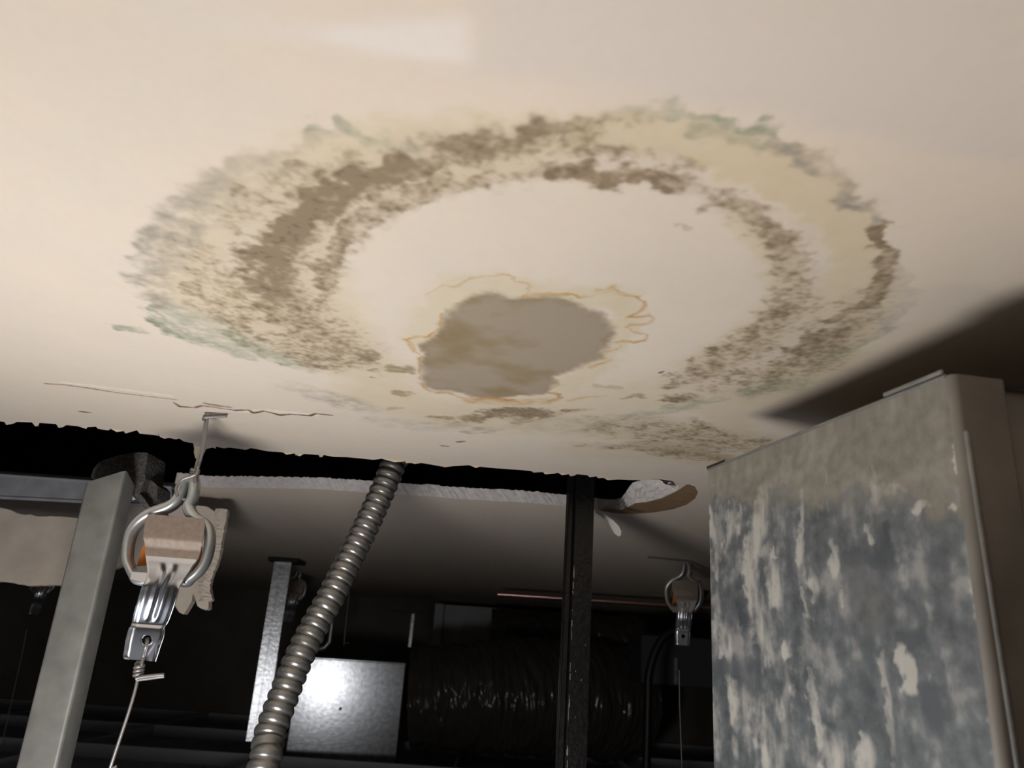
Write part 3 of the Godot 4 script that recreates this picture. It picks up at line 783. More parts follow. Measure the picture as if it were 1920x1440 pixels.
func setting() -> void:
	org = Vector3.ZERO
	# plasterboard ceiling with its sawn slot
	var front: Array = [Vector3(-0.5869, 0.6, -0.8163), Vector3(-0.5826, 0.6, -0.8277), Vector3(-0.555, 0.6, -0.8211), Vector3(-0.551, 0.6, -0.8222), Vector3(-0.5572, 0.6, -0.8364), Vector3(-0.5431, 0.6, -0.8266), Vector3(-0.5347, 0.6, -0.8182), Vector3(-0.5172, 0.6, -0.8161), Vector3(-0.5214, 0.6, -0.8277), Vector3(-0.5187, 0.6, -0.8292), Vector3(-0.5091, 0.6, -0.8162), Vector3(-0.491, 0.6, -0.816), Vector3(-0.4969, 0.6, -0.8324), Vector3(-0.4901, 0.6, -0.8286), Vector3(-0.4809, 0.6, -0.8178), Vector3(-0.4694, 0.6, -0.8192), Vector3(-0.4657, 0.6, -0.8269), Vector3(-0.4593, 0.6, -0.821), Vector3(-0.4474, 0.6, -0.8159), Vector3(-0.4468, 0.6, -0.8265), Vector3(-0.4411, 0.6, -0.8295), Vector3(-0.4336, 0.6, -0.8211), Vector3(-0.4223, 0.6, -0.8269), Vector3(-0.4228, 0.6, -0.8359), Vector3(-0.4091, 0.6, -0.8236), Vector3(-0.4047, 0.6, -0.8203), Vector3(-0.4079, 0.6, -0.8344), Vector3(-0.3912, 0.6, -0.8368), Vector3(-0.3854, 0.6, -0.8286), Vector3(-0.389, 0.6, -0.8431), Vector3(-0.379, 0.6, -0.8452), Vector3(-0.3741, 0.6, -0.8508), Vector3(-0.368, 0.6, -0.8446), Vector3(-0.368, 0.6, -0.8587), Vector3(-0.3595, 0.6, -0.8637), Vector3(-0.3673, 0.6, -0.8881), Vector3(-0.3716, 0.6, -0.91), Vector3(-0.3652, 0.6, -0.903), Vector3(-0.354, 0.6, -0.8896), Vector3(-0.3428, 0.6, -0.8789), Vector3(-0.3368, 0.6, -0.8723), Vector3(-0.321, 0.6, -0.8729), Vector3(-0.3087, 0.6, -0.8771), Vector3(-0.2949, 0.6, -0.8683), Vector3(-0.2866, 0.6, -0.8736), Vector3(-0.2795, 0.6, -0.8793), Vector3(-0.2608, 0.6, -0.8792), Vector3(-0.2475, 0.6, -0.8807), Vector3(-0.2469, 0.6, -0.8883), Vector3(-0.2362, 0.6, -0.8801), Vector3(-0.2188, 0.6, -0.8804), Vector3(-0.2172, 0.6, -0.8905), Vector3(-0.2128, 0.6, -0.8787), Vector3(-0.1867, 0.6, -0.8818), Vector3(-0.1623, 0.6, -0.8854), Vector3(-0.1562, 0.6, -0.8864), Vector3(-0.145, 0.6, -0.8778), Vector3(-0.1183, 0.6, -0.8834), Vector3(-0.1114, 0.6, -0.8896), Vector3(-0.0998, 0.6, -0.8862), Vector3(-0.0816, 0.6, -0.8947), Vector3(-0.0625, 0.6, -0.8918), Vector3(-0.0432, 0.6, -0.8804), Vector3(-0.0309, 0.6, -0.8851), Vector3(-0.0121, 0.6, -0.8878), Vector3(0.0067, 0.6, -0.8878), Vector3(0.0294, 0.6, -0.8894), Vector3(0.0323, 0.6, -0.8972), Vector3(0.0433, 0.6, -0.8909), Vector3(0.0575, 0.6, -0.8952), Vector3(0.0607, 0.6, -0.8884), Vector3(0.0737, 0.6, -0.8931), Vector3(0.0772, 0.6, -0.9039), Vector3(0.0807, 0.6, -0.8998), Vector3(0.0835, 0.6, -0.89), Vector3(0.0957, 0.6, -0.8921), Vector3(0.1001, 0.6, -0.9026), Vector3(0.1067, 0.6, -0.8945), Vector3(0.1163, 0.6, -0.9004), Vector3(0.1346, 0.6, -0.9037), Vector3(0.1472, 0.6, -0.9027), Vector3(0.1593, 0.6, -0.8988), Vector3(0.176, 0.6, -0.8873), Vector3(0.1925, 0.6, -0.891), Vector3(0.2068, 0.6, -0.8986), Vector3(0.2184, 0.6, -0.9074)]
	var far_edge: Array = [Vector3(0.2188, 0.6, -0.9169), Vector3(0.2136, 0.6, -0.9487), Vector3(0.2052, 0.6, -0.9986), Vector3(0.1916, 0.6, -1.0308), Vector3(0.1794, 0.6, -1.0434), Vector3(0.1743, 0.6, -1.0746), Vector3(0.169, 0.6, -1.103), Vector3(0.1514, 0.6, -1.1145), Vector3(0.1355, 0.6, -1.1117), Vector3(0.0883, 0.6, -1.1033), Vector3(0.0418, 0.6, -1.095), Vector3(-0.0116, 0.6, -1.098), Vector3(-0.0653, 0.6, -1.101), Vector3(-0.111, 0.6, -1.097), Vector3(-0.1574, 0.6, -1.1013), Vector3(-0.1879, 0.6, -1.1), Vector3(-0.2258, 0.6, -1.0974), Vector3(-0.2643, 0.6, -1.0989), Vector3(-0.2967, 0.6, -1.1061), Vector3(-0.3466, 0.6, -1.1191), Vector3(-0.38, 0.6, -1.1266), Vector3(-0.4154, 0.6, -1.1385), Vector3(-0.4408, 0.6, -1.1431), Vector3(-0.4703, 0.6, -1.1372), Vector3(-0.4851, 0.6, -1.1305)]
	var uv := func(p: Vector3) -> Vector2: return Vector2((p.x + 0.7) / 1.2, (p.z + 0.95) / 0.85)
	var y := CEIL
	var st := begin(-1)
	var near_poly := [Vector3(2.2, y, 1.4), Vector3(-2.6, y, 1.4), Vector3(-2.6, y, -0.76)]
	near_poly.append_array(front)
	var end: Vector3 = front[-1]
	near_poly.append(Vector3(2.2, y, end.z))
	slab(st, near_poly, Vector3(0, BOARD, 0), 1, uv)
	var far_poly := [Vector3(2.2, y, end.z), end]
	far_poly.append_array(far_edge)
	var last: Vector3 = far_edge[-1]
	far_poly.append_array([Vector3(last.x - 0.004, y, -1.217), Vector3(-2.6, y, -1.217), Vector3(-2.6, y, -3.9), Vector3(2.2, y, -3.9)])
	slab(st, far_poly, Vector3(0, BOARD, 0), 1, uv)
	var ceil_o := struct("ceiling", st, M.ceiling)
	# the sawn gypsum edge on the far side of the slot
	var rng := RandomNumberGenerator.new()
	rng.seed = 5
	var edge_pts := []
	for i in range(8, far_edge.size() - 1):
		var a: Vector3 = far_edge[i]
		var b: Vector3 = far_edge[i + 1]
		var n := maxi(2, int(a.distance_to(b) / 0.003))
		for k in n:
			edge_pts.append(a.lerp(b, float(k) / n))
	var saw_n := FastNoiseLite.new()
	saw_n.seed = 8
	saw_n.frequency = 0.09
	var g := []
	for r in 6:
		var row := []
		for i in edge_pts.size():
			var p: Vector3 = edge_pts[i]
			var f := r / 5.0
			var saw := 0.0011 * saw_n.get_noise_1d(i * 3.0 - f * 12.0)
			var top := 0.0
			if r == 5:
				top = rng.randf_range(-0.0006, 0.0014)
			if r == 0:
				top = rng.randf_range(-0.001, 0.0004)
			row.append(p + Vector3(0, f * BOARD + top, 0.0016 + saw))
		g.append(row)
	st = begin()
	sheet(st, g, false, null, -1)
	part("sawn_edge", st, M.gypsum, ceil_o)
	# crumbled end of the slot and the bared brown paper beside it
	var lo: Array = [Vector3(0.1358, 0.6005, -1.1145), Vector3(0.1518, 0.6005, -1.1173), Vector3(0.1694, 0.6005, -1.1058), Vector3(0.1747, 0.6005, -1.0773), Vector3(0.1798, 0.6005, -1.046), Vector3(0.1921, 0.6005, -1.0334), Vector3(0.2057, 0.6005, -1.0011), Vector3(0.2141, 0.6005, -0.9511), Vector3(0.2186, 0.6005, -0.9162)]
	var hi: Array = [Vector3(0.1354, 0.616, -1.114), Vector3(0.1587, 0.616, -1.1139), Vector3(0.1672, 0.616, -1.0982), Vector3(0.1675, 0.616, -1.0619), Vector3(0.1659, 0.616, -1.0248), Vector3(0.1656, 0.616, -0.9896), Vector3(0.1747, 0.616, -0.9665), Vector3(0.1939, 0.616, -0.9603), Vector3(0.2234, 0.616, -0.9705)]
	g = []
	for r in 9:
		var row := []
		for i in 41:
			var f := i / 40.0 * (lo.size() - 1)
			var k := mini(int(f), lo.size() - 2)
			var a: Vector3 = lo[k].lerp(lo[k + 1], f - k)
			var b: Vector3 = hi[k].lerp(hi[k + 1], f - k)
			var p := a.lerp(b, r / 8.0)
			if r > 0 and r < 8:
				p += Vector3(rng.randf_range(-1, 1), rng.randf_range(-1.6, 0.8), rng.randf_range(-1, 1)) * 0.0017
			row.append(p)
		g.append(row)
	st = begin()
	sheet(st, g, false, null, -1)
	part("crumbled_gypsum", st, M.gypsum, ceil_o)
	st = begin(-1)
	slab(st, [Vector3(0.1356, 0.5994, -1.1126), Vector3(0.1691, 0.5994, -1.1039), Vector3(0.1795, 0.5994, -1.0441), Vector3(0.1917, 0.5994, -1.0314), Vector3(0.2053, 0.5994, -0.9991), Vector3(0.2137, 0.5994, -0.949), Vector3(0.2178, 0.5994, -0.9046), Vector3(0.2278, 0.5994, -0.9141), Vector3(0.2398, 0.5994, -0.9468), Vector3(0.2457, 0.5994, -0.9844), Vector3(0.2456, 0.5994, -1.0273), Vector3(0.236, 0.5994, -1.0687), Vector3(0.2153, 0.5994, -1.1038), Vector3(0.1887, 0.5994, -1.1285), Vector3(0.1614, 0.5994, -1.1301)], Vector3(0, 0.0004, 0), 1)
	part("bared_paper", st, M.kraft, ceil_o)
	# curls of torn paper along the near edge of the slot
	for i in range(4, front.size() - 6, 1):
		if rng.randf() < 0.6:
			continue
		var p: Vector3 = front[i]
		var q: Vector3 = front[i + 1]
		st = begin(-1)
		var drop := rng.randf_range(0.0006, 0.0022)
		var m := p.lerp(q, rng.randf_range(0.3, 0.7)) + Vector3(rng.randf_range(-0.002, 0.002), -drop, -rng.randf_range(0.001, 0.004))
		tri(st, p, q, m)
		tri(st, p + Vector3(0, 0.0004, 0), m + Vector3(0, 0.0004, 0), q + Vector3(0, 0.0004, 0))
		part("torn_paper", st, M.torn, ceil_o)
	# a longer torn flake beside the hanger wire
	st = begin(-1)
	var f0 := Vector3(-0.364, y, -0.880)
	slab(st, [f0, f0 + Vector3(0.012, 0, 0.0), f0 + Vector3(0.010, -0.004, -0.004), f0 + Vector3(0.004, -0.014, -0.006), f0 + Vector3(0.001, -0.012, -0.006), f0 + Vector3(-0.001, -0.006, -0.004)], Vector3(0, 0, -0.0005), 0)
	part("torn_paper", st, M.torn, ceil_o)
	# tile backs and tee bars of the suspended ceiling below; one tile is lifted out where the lens looks in
	var fl := Node3D.new()
	fl.name = "floor"
	fl.set_meta("kind", "structure")
	add_child(fl)
	var tile_mesh: ArrayMesh = null
	for ix in range(-4, 4):
		for iz in range(-6, 2):
			var x := -0.1 + ix * 0.6
			var z := -0.3 + iz * 0.6
			if ix == 0 and iz == 0:
				continue
			if tile_mesh == null:
				st = begin(-1)
				bevel_box(st, Vector3(0.3, -0.0095, 0.3), Vector3(0.586, 0.017, 0.586), 0.002)
				st.generate_normals()
				tile_mesh = st.commit()
				tile_mesh.surface_set_material(0, M.tile)
			var o := MeshInstance3D.new()
			o.name = "ceiling_tile"
			o.mesh = tile_mesh
			fl.add_child(o, true)
			o.position = Vector3(x, 0, z)
	for ix in range(-4, 5):
		st = begin(-1)
		bevel_box(st, Vector3(-0.1 + ix * 0.6, 0.013, -1.5), Vector3(0.006, 0.05, 4.8), 0.0015)
		bevel_box(st, Vector3(-0.1 + ix * 0.6, -0.021, -1.5), Vector3(0.024, 0.006, 4.8), 0.001)
		part("tee_bar", st, M.tee, fl)
	for iz in range(-6, 3):
		st = begin(-1)
		bevel_box(st, Vector3(-0.1, 0.013, -0.3 + iz * 0.6), Vector3(4.8, 0.05, 0.006), 0.0015)
		bevel_box(st, Vector3(-0.1, -0.021, -0.3 + iz * 0.6), Vector3(4.8, 0.005, 0.024), 0.001)
		part("tee_bar", st, M.tee, fl)
	# block walls and the concrete slab high above
	st = begin(-1)
	bevel_box(st, Vector3(-0.2, 0.5, -4.0), Vector3(5.0, 5.5, 0.1), 0.002)
	struct("wall_back", st, M.block)
	st = begin(-1)
	bevel_box(st, Vector3(-2.65, 0.5, -1.3), Vector3(0.1, 5.5, 5.5), 0.002)
	struct("wall_left", st, M.block)
	st = begin(-1)
	bevel_box(st, Vector3(2.25, 0.5, -1.3), Vector3(0.1, 5.5, 5.5), 0.002)
	struct("wall_right", st, M.block)
	st = begin(-1)
	bevel_box(st, Vector3(-0.2, 0.5, 1.45), Vector3(5.0, 5.5, 0.1), 0.002)
	struct("wall_front", st, M.block)
	st = begin(-1)
	bevel_box(st, Vector3(-0.2, 3.2, -1.3), Vector3(5.0, 0.1, 5.6), 0.002)
	struct("ceiling_001", st, M.concrete)
	st = begin(-1)
	bevel_box(st, Vector3(-0.2, -2.25, -1.3), Vector3(5.0, 0.1, 5.6), 0.002)
	struct("floor_001", st, M.room)

# the piece of plasterboard hanging below the slot, the channel in the slot and the coated bracket
func broken_board() -> void:
	var pts: Array = [Vector3(-0.8969, 0.5579, -1.2), Vector3(-0.8233, 0.5596, -1.2), Vector3(-0.7731, 0.5564, -1.2), Vector3(-0.7576, 0.5542, -1.2), Vector3(-0.7381, 0.5489, -1.2), Vector3(-0.705, 0.5478, -1.2), Vector3(-0.6726, 0.5492, -1.2), Vector3(-0.648, 0.5492, -1.2), Vector3(-0.6085, 0.556, -1.2), Vector3(-0.5622, 0.5698, -1.2), Vector3(-0.54, 0.5738, -1.2), Vector3(-0.5316, 0.581, -1.2), Vector3(-0.5064, 0.5794, -1.2), Vector3(-0.4878, 0.5773, -1.2), Vector3(-0.4718, 0.58, -1.2), Vector3(-0.4584, 0.5793, -1.2), Vector3(-0.4501, 0.5749, -1.2), Vector3(-0.4386, 0.5707, -1.2), Vector3(-0.4282, 0.5772, -1.2), Vector3(-0.427, 0.5526, -1.2), Vector3(-0.428, 0.5403, -1.2), Vector3(-0.4274, 0.5242, -1.2), Vector3(-0.4268, 0.5122, -1.2), Vector3(-0.4287, 0.4922, -1.2), Vector3(-0.4317, 0.4825, -1.2), Vector3(-0.433, 0.4723, -1.2), Vector3(-0.4331, 0.4606, -1.2), Vector3(-0.4281, 0.447, -1.2), Vector3(-0.4257, 0.4425, -1.2), Vector3(-0.429, 0.4392, -1.2), Vector3(-0.4272, 0.4294, -1.2), Vector3(-0.4306, 0.4269, -1.2), Vector3(-0.4381, 0.4287, -1.2), Vector3(-0.4444, 0.4321, -1.2), Vector3(-0.4496, 0.4425, -1.2), Vector3(-0.4542, 0.4499, -1.2), Vector3(-0.4542, 0.4376, -1.2), Vector3(-0.4579, 0.4282, -1.2), Vector3(-0.4623, 0.4188, -1.2), Vector3(-0.4692, 0.4214, -1.2), Vector3(-0.4763, 0.4293, -1.2), Vector3(-0.4845, 0.4418, -1.2), Vector3(-0.5066, 0.4636, -1.2), Vector3(-0.5341, 0.479, -1.2), Vector3(-0.5596, 0.4852, -1.2), Vector3(-0.5712, 0.4828, -1.2), Vector3(-0.5856, 0.4756, -1.2), Vector3(-0.6092, 0.4568, -1.2), Vector3(-0.6322, 0.453, -1.2), Vector3(-0.655, 0.4484, -1.2), Vector3(-0.694, 0.4451, -1.2), Vector3(-0.714, 0.4453, -1.2), Vector3(-0.7184, 0.4466, -1.2), Vector3(-0.7427, 0.4481, -1.2), Vector3(-0.8049, 0.4425, -1.2), Vector3(-0.8604, 0.442, -1.2)]
	var lowest: Vector3 = pts[43]
	var t := thing("plasterboard_strip", "torn strip of cream plasterboard hanging upright behind the steel stud", "plasterboard", Vector3(-0.7, lowest.y, -1.2))
	var rng := RandomNumberGenerator.new()
	rng.seed = 9
	var fine := []
	for i in pts.size():
		var a: Vector3 = pts[i]
		var b: Vector3 = pts[(i + 1) % pts.size()]
		fine.append(a)
		var n := int(a.distance_to(b) / 0.006)
		for k in range(1, n):
			fine.append(a.lerp(b, float(k) / n) + Vector3(rng.randf_range(-1, 1), rng.randf_range(-1, 1), 0) * 0.0012)
	var st := begin(-1)
	slab(st, fine, Vector3(0, 0, -0.015), 0)
	part("board", st, M.scrap, t)
	# broken gypsum showing along the torn right edge
	var g := []
	var right := [pts[18], pts[19], pts[20], pts[21], pts[22], pts[23], pts[24], pts[25], pts[26], pts[27], pts[28], pts[29]]
	for r in 5:
		var row := []
		for i in 56:
			var f := i / 55.0 * (right.size() - 1)
			var k := mini(int(f), right.size() - 2)
			var p: Vector3 = right[k].lerp(right[k + 1], f - k)
			row.append(p + Vector3(-0.016 + 0.0045 * r + rng.randf_range(-0.001, 0.001), 0, 0.0006 + (0.0035 * sin(r / 4.0 * PI)) * rng.randf_range(0.4, 1.3)))
		g.append(row)
	st = begin()
	sheet(st, g, false, null, -1)
	part("crumbled_gypsum", st, M.scrap, t)

	var c: Array = [Vector3(-0.8129, 0.6012, -1.165), Vector3(-0.5035, 0.6001, -1.165), Vector3(-0.4977, 0.5721, -1.165), Vector3(-0.8028, 0.5668, -1.165)]
	t = thing("furring_channel", "grey steel furring channel running level inside the dark slot", "channel", c[3].lerp(c[2], 0.5))
	st = begin(-1)
	slab(st, [c[0], c[1], c[2], c[3]], Vector3(0, 0, -0.0012), 0)
	var up := Vector3(0, 0, -0.02)
	quad(st, c[0], c[1], c[1] + up, c[0] + up)
	quad(st, c[3], c[3] + up, c[2] + up, c[2])
	part("web", st, M.channel, t)
	st = begin(-1)
	for e in [[c[0], c[1]], [c[3], c[2]]]:
		var a: Vector3 = e[0]
		var b: Vector3 = e[1]
		tube(st, [a, b], 0.0022, 8)
	part("lip", st, M.channel, t)

	var b1: Array = [Vector3(-0.5094, 0.5701, -0.945), Vector3(-0.5082, 0.5789, -0.945), Vector3(-0.5036, 0.5873, -0.945), Vector3(-0.4953, 0.5913, -0.945), Vector3(-0.482, 0.5969, -0.945), Vector3(-0.4709, 0.6004, -0.945), Vector3(-0.4567, 0.6028, -0.945), Vector3(-0.4468, 0.6028, -0.945), Vector3(-0.4452, 0.5927, -0.945), Vector3(-0.4448, 0.5785, -0.945), Vector3(-0.4429, 0.57, -0.945), Vector3(-0.4445, 0.5592, -0.945), Vector3(-0.4455, 0.5519, -0.945), Vector3(-0.439, 0.5464, -0.945), Vector3(-0.4271, 0.5335, -0.945), Vector3(-0.4322, 0.5331, -0.945), Vector3(-0.4462, 0.5433, -0.945), Vector3(-0.4562, 0.5531, -0.945), Vector3(-0.4696, 0.5802, -0.945), Vector3(-0.4817, 0.5753, -0.945), Vector3(-0.4965, 0.5683, -0.945), Vector3(-0.5078, 0.5662, -0.945)]
	var b2: Array = [Vector3(-0.4562, 0.5709, -0.96), Vector3(-0.4489, 0.5741, -0.96), Vector3(-0.4387, 0.57, -0.96), Vector3(-0.4321, 0.5644, -0.96), Vector3(-0.4302, 0.5491, -0.96), Vector3(-0.4336, 0.5343, -0.96), Vector3(-0.4395, 0.5372, -0.96), Vector3(-0.4526, 0.5543, -0.96)]
	t = thing("coated_bracket", "lumpy grey coated bracket capping the steel stud in the slot", "bracket", Vector3(-0.46, 0.53, -0.95))
	st = begin(-1)
	slab(st, b1, Vector3(0, 0, -0.055), 0)
	part("cap", st, M.fire, t)
	st = begin(-1)
	slab(st, b2, Vector3(0, 0, -0.04), 0)
	part("arm", st, M.fire, t)

	st = begin(-1)
	var p1: Array = [Vector3(-0.4566, 0.5519, -0.942), Vector3(-0.4476, 0.5439, -0.942), Vector3(-0.4559, 0.5401, -0.942)]
	org = p1[2]
	slab(st, p1, Vector3(0, 0, -0.0006), 0)
	solo("paper_scrap", st, M.white, "tiny bright white triangle of paper right of the coated bracket", "paper scrap")
	st = begin(-1)
	var p2: Array = [Vector3(-0.5804, 0.5704, -1.196), Vector3(-0.5604, 0.5767, -1.196), Vector3(-0.5469, 0.5677, -1.196), Vector3(-0.5568, 0.5604, -1.196), Vector3(-0.5758, 0.5575, -1.196)]
	org = p2[4]
	slab(st, p2, Vector3(0, 0, -0.0006), 0)
	solo("paper_scrap", st, M.scrap, "flat cream paper scrap below the white triangle", "paper scrap")

# the vertical sheet-metal duct at the right
func near_duct() -> void:
	var B: Vector3 = Vector3(0.1598, 0.545, -0.5964)
	var A: Vector3 = Vector3(0.2188, 0.545, -0.3634)
	var d := (A - B).normalized()
	var n := Vector3(-d.z, 0, d.x)          # to the right and back, away from the broad face
	if n.x < 0:
		n = -n
	var top := A.y
	var t := thing("sheet_metal_duct", "upright galvanised sheet metal duct smeared with white plaster", "duct", Vector3(A.x, 0, A.z).lerp(Vector3(B.x, 0, B.z), 0.5) + n * 0.12)
	var L := A.distance_to(B)
	# broad face, slightly buckled; uv: 0..1 along, 768 px of 288 mm down from 138 mm above the lens
	var g := []
	for i in 25:
		var row := []
		for j in 21:
			var y := top - (top - 0.001) * i / 24.0
			var s := j / 20.0
			var bulge := 0.0015 * sin(s * PI) * sin(i * 0.5)
			row.append(Vector3(B.x, y, B.z) + d * L * s - n * bulge)
		g.append(row)
	var st := begin()
	st.set_smooth_group(1)
	for i in 24:
		for j in 20:
			var q := []
			var uvs := []
			for e in [[0, 0], [0, 1], [1, 1], [1, 0]]:
				var p: Vector3 = g[i + e[0]][j + e[1]]
				q.append(p)
				var h := (p.y - EYE) * 1000.0
				uvs.append(Vector2((j + e[1]) / 20.0, 1.0 - (h + 150.0) / (768.0 * 240.4 / 640.0)))
			tri(st, q[0], q[1], q[2], uvs[0], uvs[1], uvs[2])
			tri(st, q[0], q[2], q[3], uvs[0], uvs[2], uvs[3])
	part("broad_panel", st, M.duct, t)
	# the other three sides and the top
	var W := 0.26
	var A0 := Vector3(A.x, 0.001, A.z)
	var B0 := Vector3(B.x, 0.001, B.z)
	var up := Vector3(0, top - 0.003, 0)
	var near_dir := (n * 0.9 + d * 0.1).normalized()
	st = begin(-1)
	var A1 := A0 + near_dir * 0.033 + up
	quad(st, A0 - d * 0.004 + near_dir * 0.02, A0 - d * 0.004 + near_dir * W, A0 - d * 0.004 + near_dir * W + up, A0 - d * 0.004 + near_dir * 0.02 + up)
	part("end_panel", st, M.duct_plain, t)
	st = begin(-1)
	quad(st, B0, B0 + up, B0 + n * W + up, B0 + n * W)
	part("end_panel", st, M.duct_plain, t)
	st = begin(-1)
	quad(st, B0 + n * W, B0 + n * W + up, A0 + near_dir * W - d * 0.004 + up, A0 + near_dir * W - d * 0.004)
	part("back_panel", st, M.duct_plain, t)
	st = begin(-1)
	quad(st, B0 + up, A0 + up, A0 + near_dir * W + up, B0 + n * W + up)
	part("top_panel", st, M.duct_plain, t)
	# slip joint round the near corner: a raised band with a rolled edge
	var prof := []
	for k in 9:
		var an := PI * 0.5 * k / 8.0
		prof.append(-d * 0.004 * 0.0 + near_dir * (0.004 - 0.004 * cos(an)) + d * (0.0045 * sin(an)))
	prof.append(near_dir * 0.018 + d * 0.0045)
	for k in 7:
		var an := PI * 0.5 * k / 6.0
		prof.append(near_dir * (0.027 + 0.004 * sin(an)) + d * (0.0045 * cos(an)))
	prof.append(near_dir * 0.031 - d * 0.006)
	g = []
	for i in 25:
		var f := i / 24.0
		var row := []
		for k in prof.size():
			var y := lerpf(top, 0.001, f)
			if i == 0 and k > 12:
				y -= 0.0006 * (k - 12)
			row.append(Vector3(A.x, y, A.z) + prof[k])
		g.append(row)
	st = begin()
	sheet(st, g)
	part("slip_joint", st, M.duct_plain, t)
	# drive cleat: a narrow rounded rib down the corner
	st = begin()
	var rib := []
	for i in 20:
		var y := lerpf(top - 0.03, 0.002, i / 19.0)
		rib.append(Vector3(A.x, y, A.z) + near_dir * (0.0035 + 0.0035 * minf(i / 6.0, 1.0)) + d * 0.0045)
	tube(st, rib, 0.0016, 8)
	part("drive_cleat", st, M.seam, t)
	# rolled lip along the top of the broad face and the bent tab at its near end
	st = begin()
	tube(st, [Vector3(B.x, top, B.z), Vector3(A.x, top, A.z)], 0.0011, 8)
	part("top_lip", st, M.seam, t)
	st = begin(-1)
	var c := Vector3(A.x, top + 0.0022, A.z) - d * 0.021
	bevel_box(st, c - n * 0.0012, Vector3(0.002, 0.0022, 0.042), 0.0007, Basis(Vector3.UP, atan2(d.x, d.z)))
	part("bent_tab", st, M.seam, t)
	st = begin(-1)
	bevel_box(st, Vector3(B.x, top + 0.001, B.z) + d * 0.012, Vector3(0.002, 0.003, 0.026), 0.0007, Basis(Vector3.UP, atan2(d.x, d.z)))
	part("bent_tab", st, M.cable, t)

func steel_stud() -> void:
	var tops: Array = [Vector3(-0.4898, 0.5528, -0.9), Vector3(-0.4469, 0.5704, -0.9)]
	var a: Vector3 = tops[0]
	var b: Vector3 = tops[1]
	var x0 := a.x
	var x1 := b.x
	var t := thing("steel_stud", "thick grey galvanised steel stud standing at the far left", "stud", Vector3((x0 + x1) / 2, 0, -0.917))
	var st := begin(1)
	# rounded-corner box section, cut on a slant at the top
	var prof := []
	var r := 0.004
	for q in [[x1 - r, -0.9 - r, 90], [x0 + r, -0.9 - r, 180], [x0 + r, -0.934 + r, 270], [x1 - r, -0.934 + r, 360]]:
		for k in 5:
			var an := deg_to_rad(q[2] - 90.0 + 90.0 * k / 4.0)
			prof.append(Vector2(q[0] + r * cos(an), q[1] + r * sin(an)))
	prof.append(prof[0])
	var g := []
	for i in 2:
		var row := []
		for p in prof:
			var y := 0.0
			if i == 0:
				y = lerpf(a.y, b.y, (p.x - x0) / (x1 - x0)) + (-0.012 if p.y < -0.92 else 0.0)
			row.append(Vector3(p.x, y, p.y))
		g.append(row)
	sheet(st, g)
	part("box_section", st, M.steel, t)
	st = begin(-1)
	for k in range(1, prof.size() - 2):
		tri(st, g[0][0], g[0][k], g[0][k + 1])
	part("end_cap", st, M.steel, t)

func conduit() -> void:
	var pts: Array = [Vector3(-0.1286, 0.6408, -0.925), Vector3(-0.1353, 0.6063, -0.915), Vector3(-0.1465, 0.56, -0.905), Vector3(-0.1594, 0.5153, -0.895), Vector3(-0.1701, 0.4805, -0.885), Vector3(-0.1807, 0.4414, -0.87), Vector3(-0.1906, 0.4128, -0.86), Vector3(-0.199, 0.3803, -0.845), Vector3(-0.2056, 0.3424, -0.83), Vector3(-0.2099, 0.3072, -0.815), Vector3(-0.207, 0.2816, -0.8)]
	pts.insert(0, pts[0] + Vector3(0.012, 0.07, -0.012))
	pts.append_array([Vector3(-0.216, 0.20, -0.775), Vector3(-0.245, 0.08, -0.75), Vector3(-0.262, 0.016, -0.735)])
	var line := spline(pts, 60)
	# even steps
	var even := [line[0]]
	var step := 0.00125
	for i in range(1, line.size()):
		while even[-1].distance_to(line[i]) > step:
			even.append(even[-1] + (line[i] - even[-1]).normalized() * step)
	var t := thing("flexible_conduit", "ribbed flexible metal conduit slanting down from the slot", "conduit", Vector3(-0.262, 0.0, -0.735))
	var st := begin()
	tube(st, even, func(d, a):
		var ph := fposmod(d / 0.0112 + a / TAU * 0.15 * 0.0, 1.0)
		var s := absf(sin(ph * PI))
		return 0.0122 + 0.0034 * pow(s, 0.55), 28, true)
	part("ribbed_tube", st, M.conduit, t)

